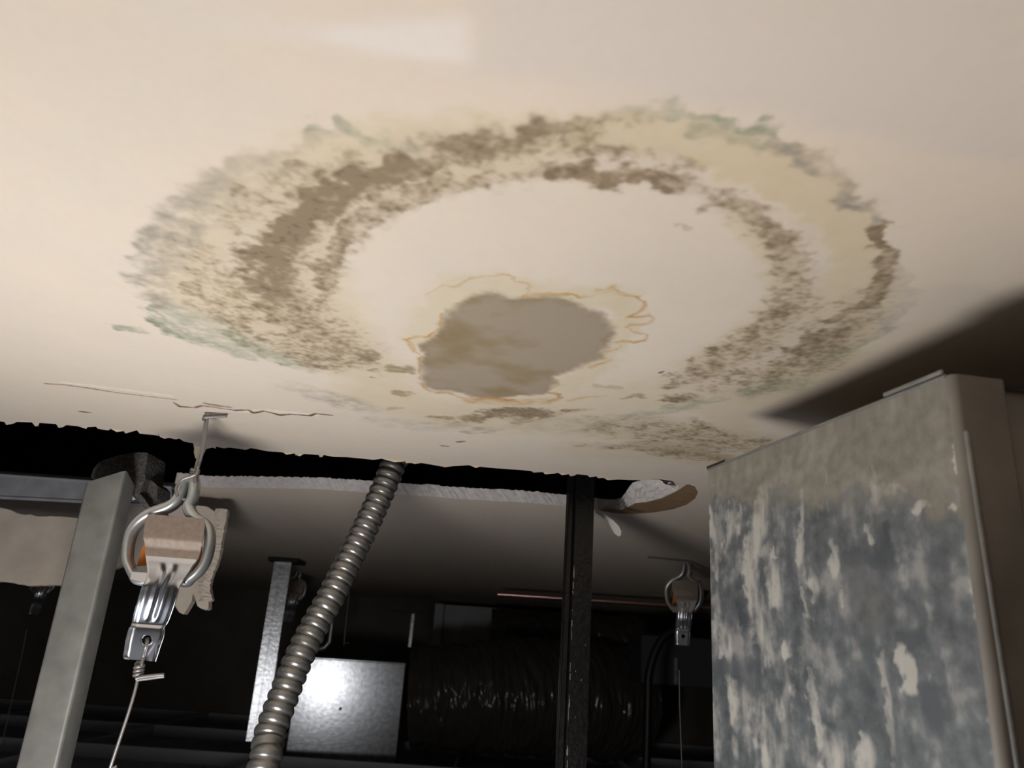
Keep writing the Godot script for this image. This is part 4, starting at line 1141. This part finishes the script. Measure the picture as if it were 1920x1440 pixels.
func post() -> void:
	var e: Array = [Vector3(0.0837, 0.6126, -1), Vector3(0.1175, 0.6113, -1)]
	var a: Vector3 = e[0]
	var b: Vector3 = e[1]
	var t := thing("black_post", "black painted steel strut post rising through the slot", "post", Vector3((a.x + b.x) / 2, 0, -1.02))
	var w := b.x - a.x
	# channel section with lips turned in at its left side
	var sec := [Vector2(0.010, 0.0), Vector2(w, 0.0), Vector2(w, -0.036), Vector2(0.0, -0.036), Vector2(0.0, -0.030), Vector2(w - 0.004, -0.030), Vector2(w - 0.004, -0.004), Vector2(0.013, -0.004), Vector2(0.013, -0.012), Vector2(0.010, -0.012)]
	var pts := []
	for s in sec:
		pts.append(Vector3(a.x + s.x, 0.0, a.z + s.y))
	var st := begin(-1)
	slab(st, pts, Vector3(0, 0.84, 0), 1)
	part("channel", st, M.black, t)
	st = begin(-1)
	bevel_box(st, Vector3(a.x + 0.004, 0.42, a.z - 0.008), Vector3(0.008, 0.84, 0.006), 0.002)
	part("flange", st, M.black, t)
	# small pale flecks, most along the left edge
	var rng := RandomNumberGenerator.new()
	rng.seed = 3
	for k in 30:
		var y := rng.randf_range(0.27, 0.5)
		var on_left := rng.randf() < 0.75
		var x := a.x + (rng.randf_range(0.0100, 0.0112) if on_left else rng.randf_range(w * 0.5, w - 0.001))
		st = begin(-1)
		bevel_box(st, Vector3(x, y, a.z + 0.0002), Vector3(rng.randf_range(0.0005, 0.0011), rng.randf_range(0.0015, 0.012 if on_left else 0.002), 0.0006), 0.0002)
		part("pale_fleck", st, M.steel, t)
	var leaf: Array = [Vector3(0.1239, 0.5855, -1.04), Vector3(0.1297, 0.5844, -1.04), Vector3(0.1385, 0.5799, -1.04), Vector3(0.1488, 0.5734, -1.04), Vector3(0.1561, 0.5667, -1.04), Vector3(0.1598, 0.5598, -1.04), Vector3(0.1592, 0.5541, -1.04), Vector3(0.1564, 0.5525, -1.04), Vector3(0.1506, 0.5564, -1.04), Vector3(0.1454, 0.5646, -1.04), Vector3(0.1409, 0.5729, -1.04), Vector3(0.1328, 0.5781, -1.04), Vector3(0.1247, 0.5826, -1.04)]
	org = leaf[7]
	st = begin(-1)
	slab(st, leaf, Vector3(0, 0, -0.0012), 0)
	solo("plastic_tag", st, M.white, "pale leaf-shaped tag dangling right of the black post", "tag")

# ---------------------------------------------------------------- isolation hangers
func hanger_at(name_label: String, base: Vector3) -> Node3D:
	var t := thing("isolation_hanger", name_label, "hanger", base, "isolation hangers below the plasterboard")
	var L: Array = spline([Vector3(-0.3069, 0.5326, -0.737), Vector3(-0.3076, 0.5258, -0.737), Vector3(-0.3095, 0.5174, -0.737), Vector3(-0.3124, 0.5116, -0.737), Vector3(-0.3175, 0.5072, -0.737), Vector3(-0.3249, 0.5036, -0.737), Vector3(-0.3322, 0.5001, -0.737), Vector3(-0.3383, 0.4956, -0.737), Vector3(-0.3435, 0.4893, -0.737), Vector3(-0.3465, 0.4826, -0.737), Vector3(-0.3474, 0.4756, -0.737), Vector3(-0.3469, 0.4667, -0.737), Vector3(-0.3446, 0.4561, -0.737), Vector3(-0.3399, 0.4487, -0.737), Vector3(-0.3357, 0.4432, -0.737), Vector3(-0.3317, 0.4386, -0.737), Vector3(-0.3266, 0.4375, -0.737), Vector3(-0.3218, 0.4383, -0.737)], 5)
	var R: Array = spline([Vector3(-0.2978, 0.5332, -0.737), Vector3(-0.2966, 0.5245, -0.737), Vector3(-0.2965, 0.5163, -0.737), Vector3(-0.298, 0.511, -0.737), Vector3(-0.2977, 0.507, -0.737), Vector3(-0.2948, 0.5026, -0.737), Vector3(-0.2894, 0.4984, -0.737), Vector3(-0.2817, 0.4949, -0.737), Vector3(-0.2767, 0.4902, -0.737), Vector3(-0.2734, 0.4835, -0.737), Vector3(-0.2719, 0.4732, -0.737), Vector3(-0.2729, 0.4599, -0.737), Vector3(-0.2774, 0.4499, -0.737), Vector3(-0.2835, 0.4432, -0.737), Vector3(-0.2867, 0.4397, -0.737), Vector3(-0.2906, 0.4394, -0.737)], 5)
	var st := begin()
	bar(st, L, [0.0031, 0.0036, 0.0044, 0.0046, 0.004, 0.0033, 0.0031, 0.0033, 0.004], 0.008)
	part("bail_arm", st, M.zinc, t)
	st = begin()
	bar(st, R, [0.0031, 0.0036, 0.0044, 0.0046, 0.004, 0.0033, 0.0031, 0.0033, 0.004], 0.008)
	part("bail_arm", st, M.zinc, t)
	st = begin(-1)
	slab(st, [Vector3(-0.3332, 0.4762, -0.742), Vector3(-0.3362, 0.4671, -0.742), Vector3(-0.338, 0.4459, -0.742), Vector3(-0.3141, 0.4431, -0.742), Vector3(-0.2908, 0.4408, -0.742), Vector3(-0.287, 0.4468, -0.742), Vector3(-0.2838, 0.4607, -0.742), Vector3(-0.2855, 0.4744, -0.742)], Vector3(0, 0, -0.014), 0)
	part("rubber_pad", st, M.rubber, t)
	st = begin(-1)
	var pl: Array = [Vector3(-0.3332, 0.4506, -0.732), Vector3(-0.3208, 0.4523, -0.732), Vector3(-0.2909, 0.4457, -0.732), Vector3(-0.2849, 0.4451, -0.732), Vector3(-0.2845, 0.4385, -0.732), Vector3(-0.3173, 0.4363, -0.732), Vector3(-0.3314, 0.4383, -0.732)]
	sheet(st, [[pl[0], pl[1], pl[2]], [pl[0].lerp(pl[6], 0.45) + Vector3(0, 0, 0.008), pl[1].lerp(pl[5], 0.45) + Vector3(0, 0, 0.008), pl[2].lerp(pl[4], 0.45) + Vector3(0, 0, 0.008)], [pl[6] + Vector3(0, 0, 0.011), pl[5] + Vector3(0, 0, 0.011), pl[4] + Vector3(0, 0, 0.011)], [pl[6] + Vector3(0, -0.001, -0.004), pl[5] + Vector3(0, -0.001, -0.004), pl[4] + Vector3(0, -0.001, -0.004)]], false, null, -1)
	part("base_plate", st, M.chrome, t)
	# strap: dusty saddle above, bright ribbed tongue below, with a hole
	var sl: Array = spline([Vector3(-0.3306, 0.498, -0.727), Vector3(-0.331, 0.4921, -0.7241), Vector3(-0.3292, 0.4869, -0.7215), Vector3(-0.3268, 0.4792, -0.7176), Vector3(-0.3252, 0.4747, -0.7159), Vector3(-0.3243, 0.4716, -0.7178), Vector3(-0.3239, 0.4681, -0.7198), Vector3(-0.3223, 0.4641, -0.7182), Vector3(-0.3193, 0.4579, -0.7155), Vector3(-0.3167, 0.4518, -0.7146), Vector3(-0.3145, 0.4458, -0.7138), Vector3(-0.3135, 0.4402, -0.7132), Vector3(-0.3141, 0.435, -0.7128), Vector3(-0.3155, 0.4299, -0.7131), Vector3(-0.3163, 0.4235, -0.7139), Vector3(-0.3175, 0.4171, -0.7155), Vector3(-0.3192, 0.4108, -0.7181), Vector3(-0.3203, 0.4049, -0.7205), Vector3(-0.3208, 0.4013, -0.7214), Vector3(-0.3208, 0.3985, -0.7206), Vector3(-0.3221, 0.3958, -0.7206), Vector3(-0.3227, 0.3908, -0.7214), Vector3(-0.3233, 0.3845, -0.7226), Vector3(-0.3234, 0.3787, -0.7238), Vector3(-0.3237, 0.3734, -0.7249), Vector3(-0.3219, 0.3708, -0.7254)], 4)
	var sr: Array = spline([Vector3(-0.2786, 0.4976, -0.727), Vector3(-0.2754, 0.4916, -0.7241), Vector3(-0.274, 0.4864, -0.7215), Vector3(-0.272, 0.4786, -0.7176), Vector3(-0.2716, 0.4742, -0.7159), Vector3(-0.2726, 0.4712, -0.7178), Vector3(-0.2731, 0.4676, -0.7198), Vector3(-0.2727, 0.4637, -0.7182), Vector3(-0.273, 0.4574, -0.7155), Vector3(-0.2753, 0.4514, -0.7146), Vector3(-0.2776, 0.4454, -0.7138), Vector3(-0.2801, 0.4399, -0.7132), Vector3(-0.2822, 0.4347, -0.7128), Vector3(-0.2823, 0.4296, -0.7131), Vector3(-0.2831, 0.4232, -0.7139), Vector3(-0.2844, 0.4168, -0.7155), Vector3(-0.2864, 0.4105, -0.7181), Vector3(-0.2885, 0.4046, -0.7205), Vector3(-0.2905, 0.401, -0.7214), Vector3(-0.291, 0.3983, -0.7206), Vector3(-0.29, 0.3955, -0.7206), Vector3(-0.2902, 0.3905, -0.7214), Vector3(-0.2917, 0.3842, -0.7226), Vector3(-0.2928, 0.3784, -0.7238), Vector3(-0.294, 0.3731, -0.7249), Vector3(-0.2946, 0.3706, -0.7254)], 4)
	var hole: Vector3 = Vector3(-0.3059, 0.3879, -0.722)
	var cols := 24
	var rows := sl.size()
	var g := []
	for i in rows:
		var f := float(i) / 4.0
		var row := []
		for j in cols + 1:
			var u := float(j) / cols
			var p: Vector3 = sl[i].lerp(sr[i], u)
			var z := 0.0
			# two pressed grooves and turned edges
			var k := smoothstep(8.5, 10.0, f) * (1.0 - smoothstep(16.2, 17.6, f))
			for c in [0.36, 0.62]:
				z -= 0.0016 * k * exp(-pow((u - c) / 0.055, 2.0))
			z += 0.0016 * k * exp(-pow((u - 0.49) / 0.06, 2.0))
			var e := smoothstep(11.0, 12.5, f)
			z += 0.0024 * e * (smoothstep(0.86, 1.0, u) + smoothstep(0.14, 0.0, u))
			row.append(p + Vector3(0, 0, z))
		g.append(row)
	var cut := 31
	var top_g := g.slice(0, cut + 1)
	var low_g := g.slice(cut)
	var back := func(src: Array) -> Array:
		var o := []
		for r in src:
			var rr := []
			for p in r:
				rr.append(p - Vector3(0, 0, 0.0011))
			o.append(rr)
		return o
	st = begin()
	sheet(st, top_g)
	sheet(st, back.call(top_g), true)
	part("saddle", st, M.dusty, t)
	var in_hole := func(i: int, j: int) -> bool:
		var p: Vector3 = (low_g[i][j] + low_g[i + 1][j + 1]) * 0.5
		return Vector2(p.x - hole.x, p.y - hole.y).length() < 0.0045
	st = begin()
	sheet(st, low_g, false, in_hole)
	sheet(st, back.call(low_g), true, in_hole)
	for side in [0, cols]:
		var rim := []
		for r in low_g:
			rim.append([r[side], r[side] - Vector3(0, 0, 0.0011)])
		sheet(st, rim)
	var tongue := part("tongue", st, M.chrome, t)
	# rim of the hole
	st = begin()
	var ring := []
	var hz := 0.0
	for r in low_g:
		if absf(r[12].y - hole.y) < 0.002:
			hz = r[12].z
	for k in 25:
		var an := TAU * k / 24.0
		ring.append(Vector3(hole.x + 0.0047 * cos(an), hole.y + 0.0047 * sin(an), hz + 0.0002))
	tube(st, ring, 0.0008, 6, false)
	part("hole_rim", st, M.chrome, tongue)
	return t

func helix(a: Vector3, b: Vector3, turns: float, r: float) -> Array:
	var t := (b - a).normalized()
	var n := t.cross(Vector3.BACK).normalized()
	var m := t.cross(n)
	var out := []
	var steps := int(turns * 14)
	for k in steps + 1:
		var f := float(k) / steps
		out.append(a.lerp(b, f) + (n * cos(f * turns * TAU) + m * sin(f * turns * TAU)) * r)
	return out

func hangers() -> void:
	var proto := hanger_at("shiny spring-clip hanger with orange rubber, nearest, beside the steel stud", Vector3(-0.301, 0.385, -0.73))
	# wire from the ceiling to the near hanger
	var wr := 0.0015
	var t := thing("hanger_wire", "doubled grey tie wire from the cracked ceiling to the near hanger", "wire", Vector3(-0.31, 0.49, -0.73))
	var st := begin()
	tube(st, spline([Vector3(-0.297, 0.6058, -0.73), Vector3(-0.2962, 0.6014, -0.73), Vector3(-0.2964, 0.5943, -0.73), Vector3(-0.2953, 0.5782, -0.73), Vector3(-0.2948, 0.5649, -0.73), Vector3(-0.2961, 0.5532, -0.73), Vector3(-0.2968, 0.5437, -0.73), Vector3(-0.2973, 0.5359, -0.73)], 4), wr, 8)
	part("strand", st, M.wire, t)
	st = begin()
	tube(st, spline([Vector3(-0.2935, 0.6004, -0.726), Vector3(-0.2932, 0.5934, -0.726), Vector3(-0.2922, 0.5773, -0.726), Vector3(-0.2915, 0.5631, -0.726), Vector3(-0.2921, 0.5504, -0.726), Vector3(-0.293, 0.5421, -0.726), Vector3(-0.2939, 0.5363, -0.726), Vector3(-0.2927, 0.5302, -0.726)], 4), wr, 8)
	part("strand", st, M.wire, t)
	st = begin()
	tube(st, spline([Vector3(-0.2917, 0.5454, -0.722), Vector3(-0.2913, 0.5382, -0.722), Vector3(-0.2962, 0.5353, -0.722), Vector3(-0.3027, 0.5323, -0.722), Vector3(-0.3067, 0.5274, -0.722), Vector3(-0.3076, 0.5218, -0.722), Vector3(-0.3049, 0.5159, -0.722)], 4), wr, 8)
	part("loop", st, M.wire, t)
	st = begin()
	tube(st, spline([Vector3(-0.3125, 0.5188, -0.74), Vector3(-0.3058, 0.5162, -0.74), Vector3(-0.2976, 0.5188, -0.74), Vector3(-0.2939, 0.5263, -0.74), Vector3(-0.2958, 0.5355, -0.74), Vector3(-0.3005, 0.5436, -0.74)], 4), wr, 8)
	part("loop", st, M.wire, t)
	var cc: Array = [Vector3(-0.296, 0.5519, -0.729), Vector3(-0.2964, 0.5435, -0.729), Vector3(-0.2962, 0.5373, -0.729)]
	st = begin()
	tube(st, helix(cc[1], cc[2], 2.6, 0.0034), wr, 8)
	part("coil", st, M.wire, t)
	st = begin()
	var tail: Array = [Vector3(-0.296, 0.5943, -0.726), Vector3(-0.2964, 0.5964, -0.726), Vector3(-0.2884, 0.5981, -0.726), Vector3(-0.2746, 0.5996, -0.726)]
	tube(st, spline(tail, 3), 0.0015, 8)
	part("cut_end", st, M.wire, t)
	st = begin()
	var tail_b := []
	for p in tail:
		tail_b.append(p + Vector3(0, -0.0028, 0.001))
	tube(st, spline(tail_b, 3), 0.0015, 8)
	part("cut_end", st, M.wire, t)
	st = begin()
	tube(st, spline([Vector3(-0.2988, 0.6068, -0.73), Vector3(-0.2959, 0.6081, -0.73), Vector3(-0.2918, 0.6061, -0.73), Vector3(-0.2888, 0.6042, -0.73), Vector3(-0.2915, 0.6018, -0.73), Vector3(-0.2956, 0.6015, -0.73)], 4), 0.0016, 8)
	part("eye", st, M.cable, t)
	# wire hanging from the near hanger down to the tiles
	t = thing("hanger_wire", "twisted tie wire running down to the left from the near hanger", "wire", Vector3(-0.36, 0.0, -0.73))
	st = begin()
	tube(st, spline([Vector3(-0.3081, 0.3887, -0.728), Vector3(-0.3036, 0.3866, -0.7185), Vector3(-0.3031, 0.3818, -0.7165), Vector3(-0.3058, 0.3745, -0.722), Vector3(-0.305, 0.3685, -0.72), Vector3(-0.3056, 0.3649, -0.721)], 4), wr, 8)
	part("loop", st, M.wire, t)
	st = begin()
	tube(st, spline([Vector3(-0.3081, 0.3887, -0.728), Vector3(-0.3107, 0.3858, -0.731), Vector3(-0.312, 0.3785, -0.731), Vector3(-0.3122, 0.3705, -0.728), Vector3(-0.3102, 0.3672, -0.724), Vector3(-0.3074, 0.3648, -0.722)], 4), wr, 8)
	part("loop", st, M.wire, t)
	var lc: Array = [Vector3(-0.3076, 0.3678, -0.722), Vector3(-0.307, 0.3631, -0.722), Vector3(-0.3068, 0.3579, -0.722)]
	st = begin()
	tube(st, helix(lc[0], lc[2], 3.2, 0.0034), wr, 8)
	part("coil", st, M.wire, t)
	for e in [[Vector3(-0.3064, 0.3559, -0.718), Vector3(-0.3035, 0.3573, -0.718), Vector3(-0.2933, 0.3593, -0.718), Vector3(-0.283, 0.3608, -0.718)], [Vector3(-0.3066, 0.3549, -0.72), Vector3(-0.3031, 0.3556, -0.72), Vector3(-0.2933, 0.3575, -0.72), Vector3(-0.2835, 0.3594, -0.72)]]:
		st = begin()
		tube(st, spline(e, 3), wr, 8)
		part("cut_end", st, M.wire, t)
	var lm: Array = [Vector3(-0.3076, 0.37, -0.722), Vector3(-0.3066, 0.357, -0.722), Vector3(-0.3069, 0.3441, -0.722), Vector3(-0.3086, 0.327, -0.722), Vector3(-0.3111, 0.308, -0.722), Vector3(-0.3139, 0.2854, -0.722), Vector3(-0.3158, 0.2613, -0.722)]
	lm.append(Vector3(-0.40, 0.02, -0.72))
	st = begin()
	tube(st, spline(lm, 4), wr, 8)
	part("strand", st, M.wire, t)
	# the same hanger further back, three times
	var spots := [
		[Vector3(0.387, 0.445, -1.63), "dim hanger on a thin wire beside the sheet metal duct", "thin tie wire from the ceiling to the hanger beside the sheet metal duct", "thin tie wire below the hanger beside the sheet metal duct", -0.62],
		[Vector3(-0.655, 0.455, -2.6), "faint far hanger just right of the thin channel strut", "thin wire holding the far hanger right of the channel strut", "thin wire below the far hanger right of the channel strut", -0.14],
		[Vector3(-1.464, 0.425, -2.6), "faint far hanger left of the steel stud under the plasterboard strip", "thin wire holding the far hanger left of the steel stud", "thin wire below the far hanger left of the steel stud", 0.12]]
	for s in spots:
		var c := proto.duplicate()
		c.name = numbered("isolation_hanger")
		add_child(c)
		c.position = s[0]
		c.rotation.y = s[4]
		c.set_meta("label", s[1])
		var p: Vector3 = s[0]
		org = Vector3(p.x + 0.02, CEIL - 0.12, p.z)
		st = begin()
		tube(st, [Vector3(p.x + 0.001, CEIL, p.z), Vector3(p.x + 0.012, p.y + 0.11, p.z), Vector3(p.x + 0.016, p.y + 0.088, p.z)], 0.0012, 6)
		tube(st, [Vector3(p.x + 0.01, p.y + 0.112, p.z), Vector3(p.x + 0.03, p.y + 0.114, p.z)], 0.0012, 6)
		solo("hanger_wire", st, M.wire, s[2], "wire")
		org = Vector3(p.x, 0.0, p.z)
		st = begin()
		tube(st, [Vector3(p.x - 0.018, p.y - 0.062, p.z + 0.006), Vector3(p.x - 0.016, p.y - 0.12, p.z), Vector3(p.x - 0.006, 0.02, p.z)], 0.0012, 6)
		solo("hanger_wire", st, M.wire, s[3], "wire")

# ---------------------------------------------------------------- things in the dark further back
func wrinkled(line: Array, r0: float, r1: float, seed_: int, st: SurfaceTool) -> void:
	var n := FastNoiseLite.new()
	n.seed = seed_
	n.frequency = 1.0
	n.fractal_octaves = 3
	tube(st, line, func(d, a):
		var w := n.get_noise_3d(d * 55.0, cos(a) * 2.2, sin(a) * 2.2)
		var w2 := n.get_noise_3d(d * 11.0 + 40.0, cos(a) * 1.1, sin(a) * 1.1)
		var r := lerpf(r0, r1, clampf(d / 0.5, 0, 1))
		return r + 0.0075 * w + 0.014 * w2 + 0.0012 * sin(d * 170.0 + w2 * 8.0), 96, true)

func back_things() -> void:
	var st: SurfaceTool
	# channel strut under a dark plate
	var s2: Array = [Vector3(-0.6252, 0.5912, -2.2), Vector3(-0.5811, 0.5942, -2.2), Vector3(-0.6124, 0.1341, -2.2)]
	var a: Vector3 = s2[0]
	var b: Vector3 = s2[1]
	var low: float = s2[2].y
	var t := thing("channel_strut", "thin slotted galvanised strut hanging behind the conduit", "strut", Vector3((a.x + b.x) / 2, low, -2.2))
	var w := b.x - a.x
	var pts := []
	for q in [[0.0, 0.0], [0.40, 0.0], [0.40, -0.010], [0.60, -0.010], [0.60, 0.0], [1.0, 0.0]]:
		pts.append(Vector3(a.x + w * q[0] + q[1] * 0.24, low, -2.2 + q[1] - w * q[0] * 0.25))
	pts.append(Vector3(b.x - 0.008, low, -2.25))
	pts.append(Vector3(a.x - 0.008, low, -2.24))
	st = begin(-1)
	slab(st, pts, Vector3(0, CEIL - 0.012 - low, 0), 1)
	part("channel", st, M.strut, t)
	st = begin(-1)
	bevel_box(st, Vector3((a.x + b.x) / 2 + 0.01, CEIL - 0.006, -2.21), Vector3(w * 1.9, 0.012, 0.09), 0.002)
	part("top_plate", st, M.cable, t)
	# galvanised box
	var c := Vector3(-0.522, 0.166, -3.07)
	t = thing("galvanised_box", "bright galvanised sheet metal box glaring behind the conduit", "box", Vector3(c.x, 0, c.z))
	st = begin(-1)
	bevel_box(st, c, Vector3(0.372, 0.326, 0.34), 0.003, Basis(Vector3.UP, 0.166))
	part("body", st, M.galv, t)
	st = begin(-1)
	bevel_box(st, c + Vector3(0.028, 0.1635, 0.166), Vector3(0.374, 0.004, 0.006), 0.001, Basis(Vector3.UP, 0.166))
	part("top_flange", st, M.galv, t)
	st = begin()
	tube(st, [c + Vector3(0.005, 0.005, 0.168), c + Vector3(0.006, 0.005, 0.178)], 0.005, 10)
	part("screw", st, M.cable, t)
	# flexible ducts in black film
	st = begin()
	var line := []
	for k in 361:
		var f := k / 360.0
		line.append(Vector3(lerpf(-0.28, 0.52, f), 0.215 + 0.03 * sin(f * 2.6), -2.98 - 0.28 * f * f))
	org = Vector3(0.1, 0.0, -3.0)
	wrinkled(line, 0.172, 0.205, 71, st)
	solo("flexible_duct", st, M.film, "black film wrapped flexible duct with bright glints on the tiles", "duct")
	st = begin()
	line = []
	for k in 221:
		var f := k / 220.0
		line.append(Vector3(lerpf(-0.02, 0.8, f), lerpf(0.44, 0.445, f), -3.5))
	org = Vector3(0.4, 0.2, -3.4)
	wrinkled(line, 0.12, 0.125, 72, st)
	solo("flexible_duct", st, M.film, "dull black flexible duct lying behind and above the glinting one", "duct")
	# pale partition end, its trim, and a strap
	t = thing("partition_end", "dim grey panel end with a seam above the black duct", "panel", Vector3(-0.1, 0.0, -3.75))
	st = begin(-1)
	bevel_box(st, Vector3(0.06, 0.29, -3.75), Vector3(0.6, 0.58, 0.08), 0.003)
	part("panel", st, M.grey, t)
	st = begin(-1)
	bevel_box(st, Vector3(-0.262, 0.29, -3.70), Vector3(0.042, 0.58, 0.06), 0.003)
	part("edge_trim", st, M.grey, t)
	st = begin(-1)
	org = Vector3(-0.314, 0.385, -3.0)
	bevel_box(st, Vector3(-0.31, 0.445, -3.0), Vector3(0.012, 0.118, 0.003), 0.0008, Basis(Vector3.BACK, -0.01))
	solo("metal_strap", st, M.strut, "short bright metal strap hanging above the galvanised box", "strap")
	org = Vector3(-0.33, 0.505, -3.0)
	st = begin(-1)
	bevel_box(st, Vector3(-0.33, 0.51, -3.0), Vector3(0.14, 0.008, 0.02), 0.001)
	solo("angle_bar", st, M.dim, "dark level bar holding the short metal strap", "bar")
	# level grey duct at the back right and a black cable before it
	t = thing("grey_duct", "dim grey sheet metal duct behind the wire left of the near duct", "duct", Vector3(0.85, 0.325, -2.72))
	st = begin(-1)
	bevel_box(st, Vector3(0.95, 0.40, -2.75), Vector3(0.95, 0.15, 0.25), 0.003)
	part("body", st, M.dim, t)
	st = begin(-1)
	bevel_box(st, Vector3(0.585, 0.37, -2.622), Vector3(0.012, 0.08, 0.006), 0.001)  # small pale strip on the front of the grey duct
	part("pale_strip", st, M.strut, t)
	org = Vector3(0.43, 0.016, -2.3)
	st = begin()
	tube(st, spline([Vector3(0.60, 0.60, -2.3), Vector3(0.53, 0.50, -2.3), Vector3(0.473, 0.454, -2.3), Vector3(0.44, 0.37, -2.3), Vector3(0.436, 0.28, -2.3), Vector3(0.43, 0.012, -2.3)], 8), 0.012, 10)
	solo("black_cable", st, M.cable, "thick black cable curving down left of the dim hanger", "cable")
	# copper pipe under the far ceiling
	org = Vector3(0.4, 0.57, -2.62)
	st = begin()
	tube(st, [Vector3(0.0, 0.571, -2.64), Vector3(1.1, 0.571, -2.56)], 0.009, 14)
	solo("copper_pipe", st, M.copper, "level copper pipe glinting under the far ceiling behind the black post", "pipe")
	# small bits
	org = Vector3(-0.557, 0.36, -2.7)
	st = begin()
	tube(st, spline([Vector3(-0.545, 0.6, -2.7), Vector3(-0.545, 0.400, -2.7), Vector3(-0.548, 0.385, -2.7), Vector3(-0.56, 0.368, -2.7), Vector3(-0.575, 0.364, -2.7)], 5), 0.007, 10)
	solo("bent_rod", st, M.zinc, "bent metal rod end showing right of the conduit above the box", "rod")
	org = Vector3(-0.478, 0.38, -2.6)
	st = begin()
	tube(st, [Vector3(-0.484, 0.60, -2.6), Vector3(-0.479, 0.40, -2.6), Vector3(-0.478, 0.38, -2.6)], 0.0016, 6)
	tube(st, [Vector3(-0.479, 0.388, -2.6), Vector3(-0.46, 0.388, -2.6)], 0.0014, 6)
	solo("hanger_wire", st, M.wire, "thin plain wire hanging above the galvanised box", "wire")
	org = Vector3(0.34, CEIL - 0.004, -1.61)
	st = begin()
	tube(st, [Vector3(0.301, CEIL - 0.0035, -1.6), Vector3(0.385, CEIL - 0.0035, -1.62)], 0.0016, 6)
	solo("wire_offcut", st, M.wire, "pale wire end lying flat against the ceiling above the dim hanger", "wire")
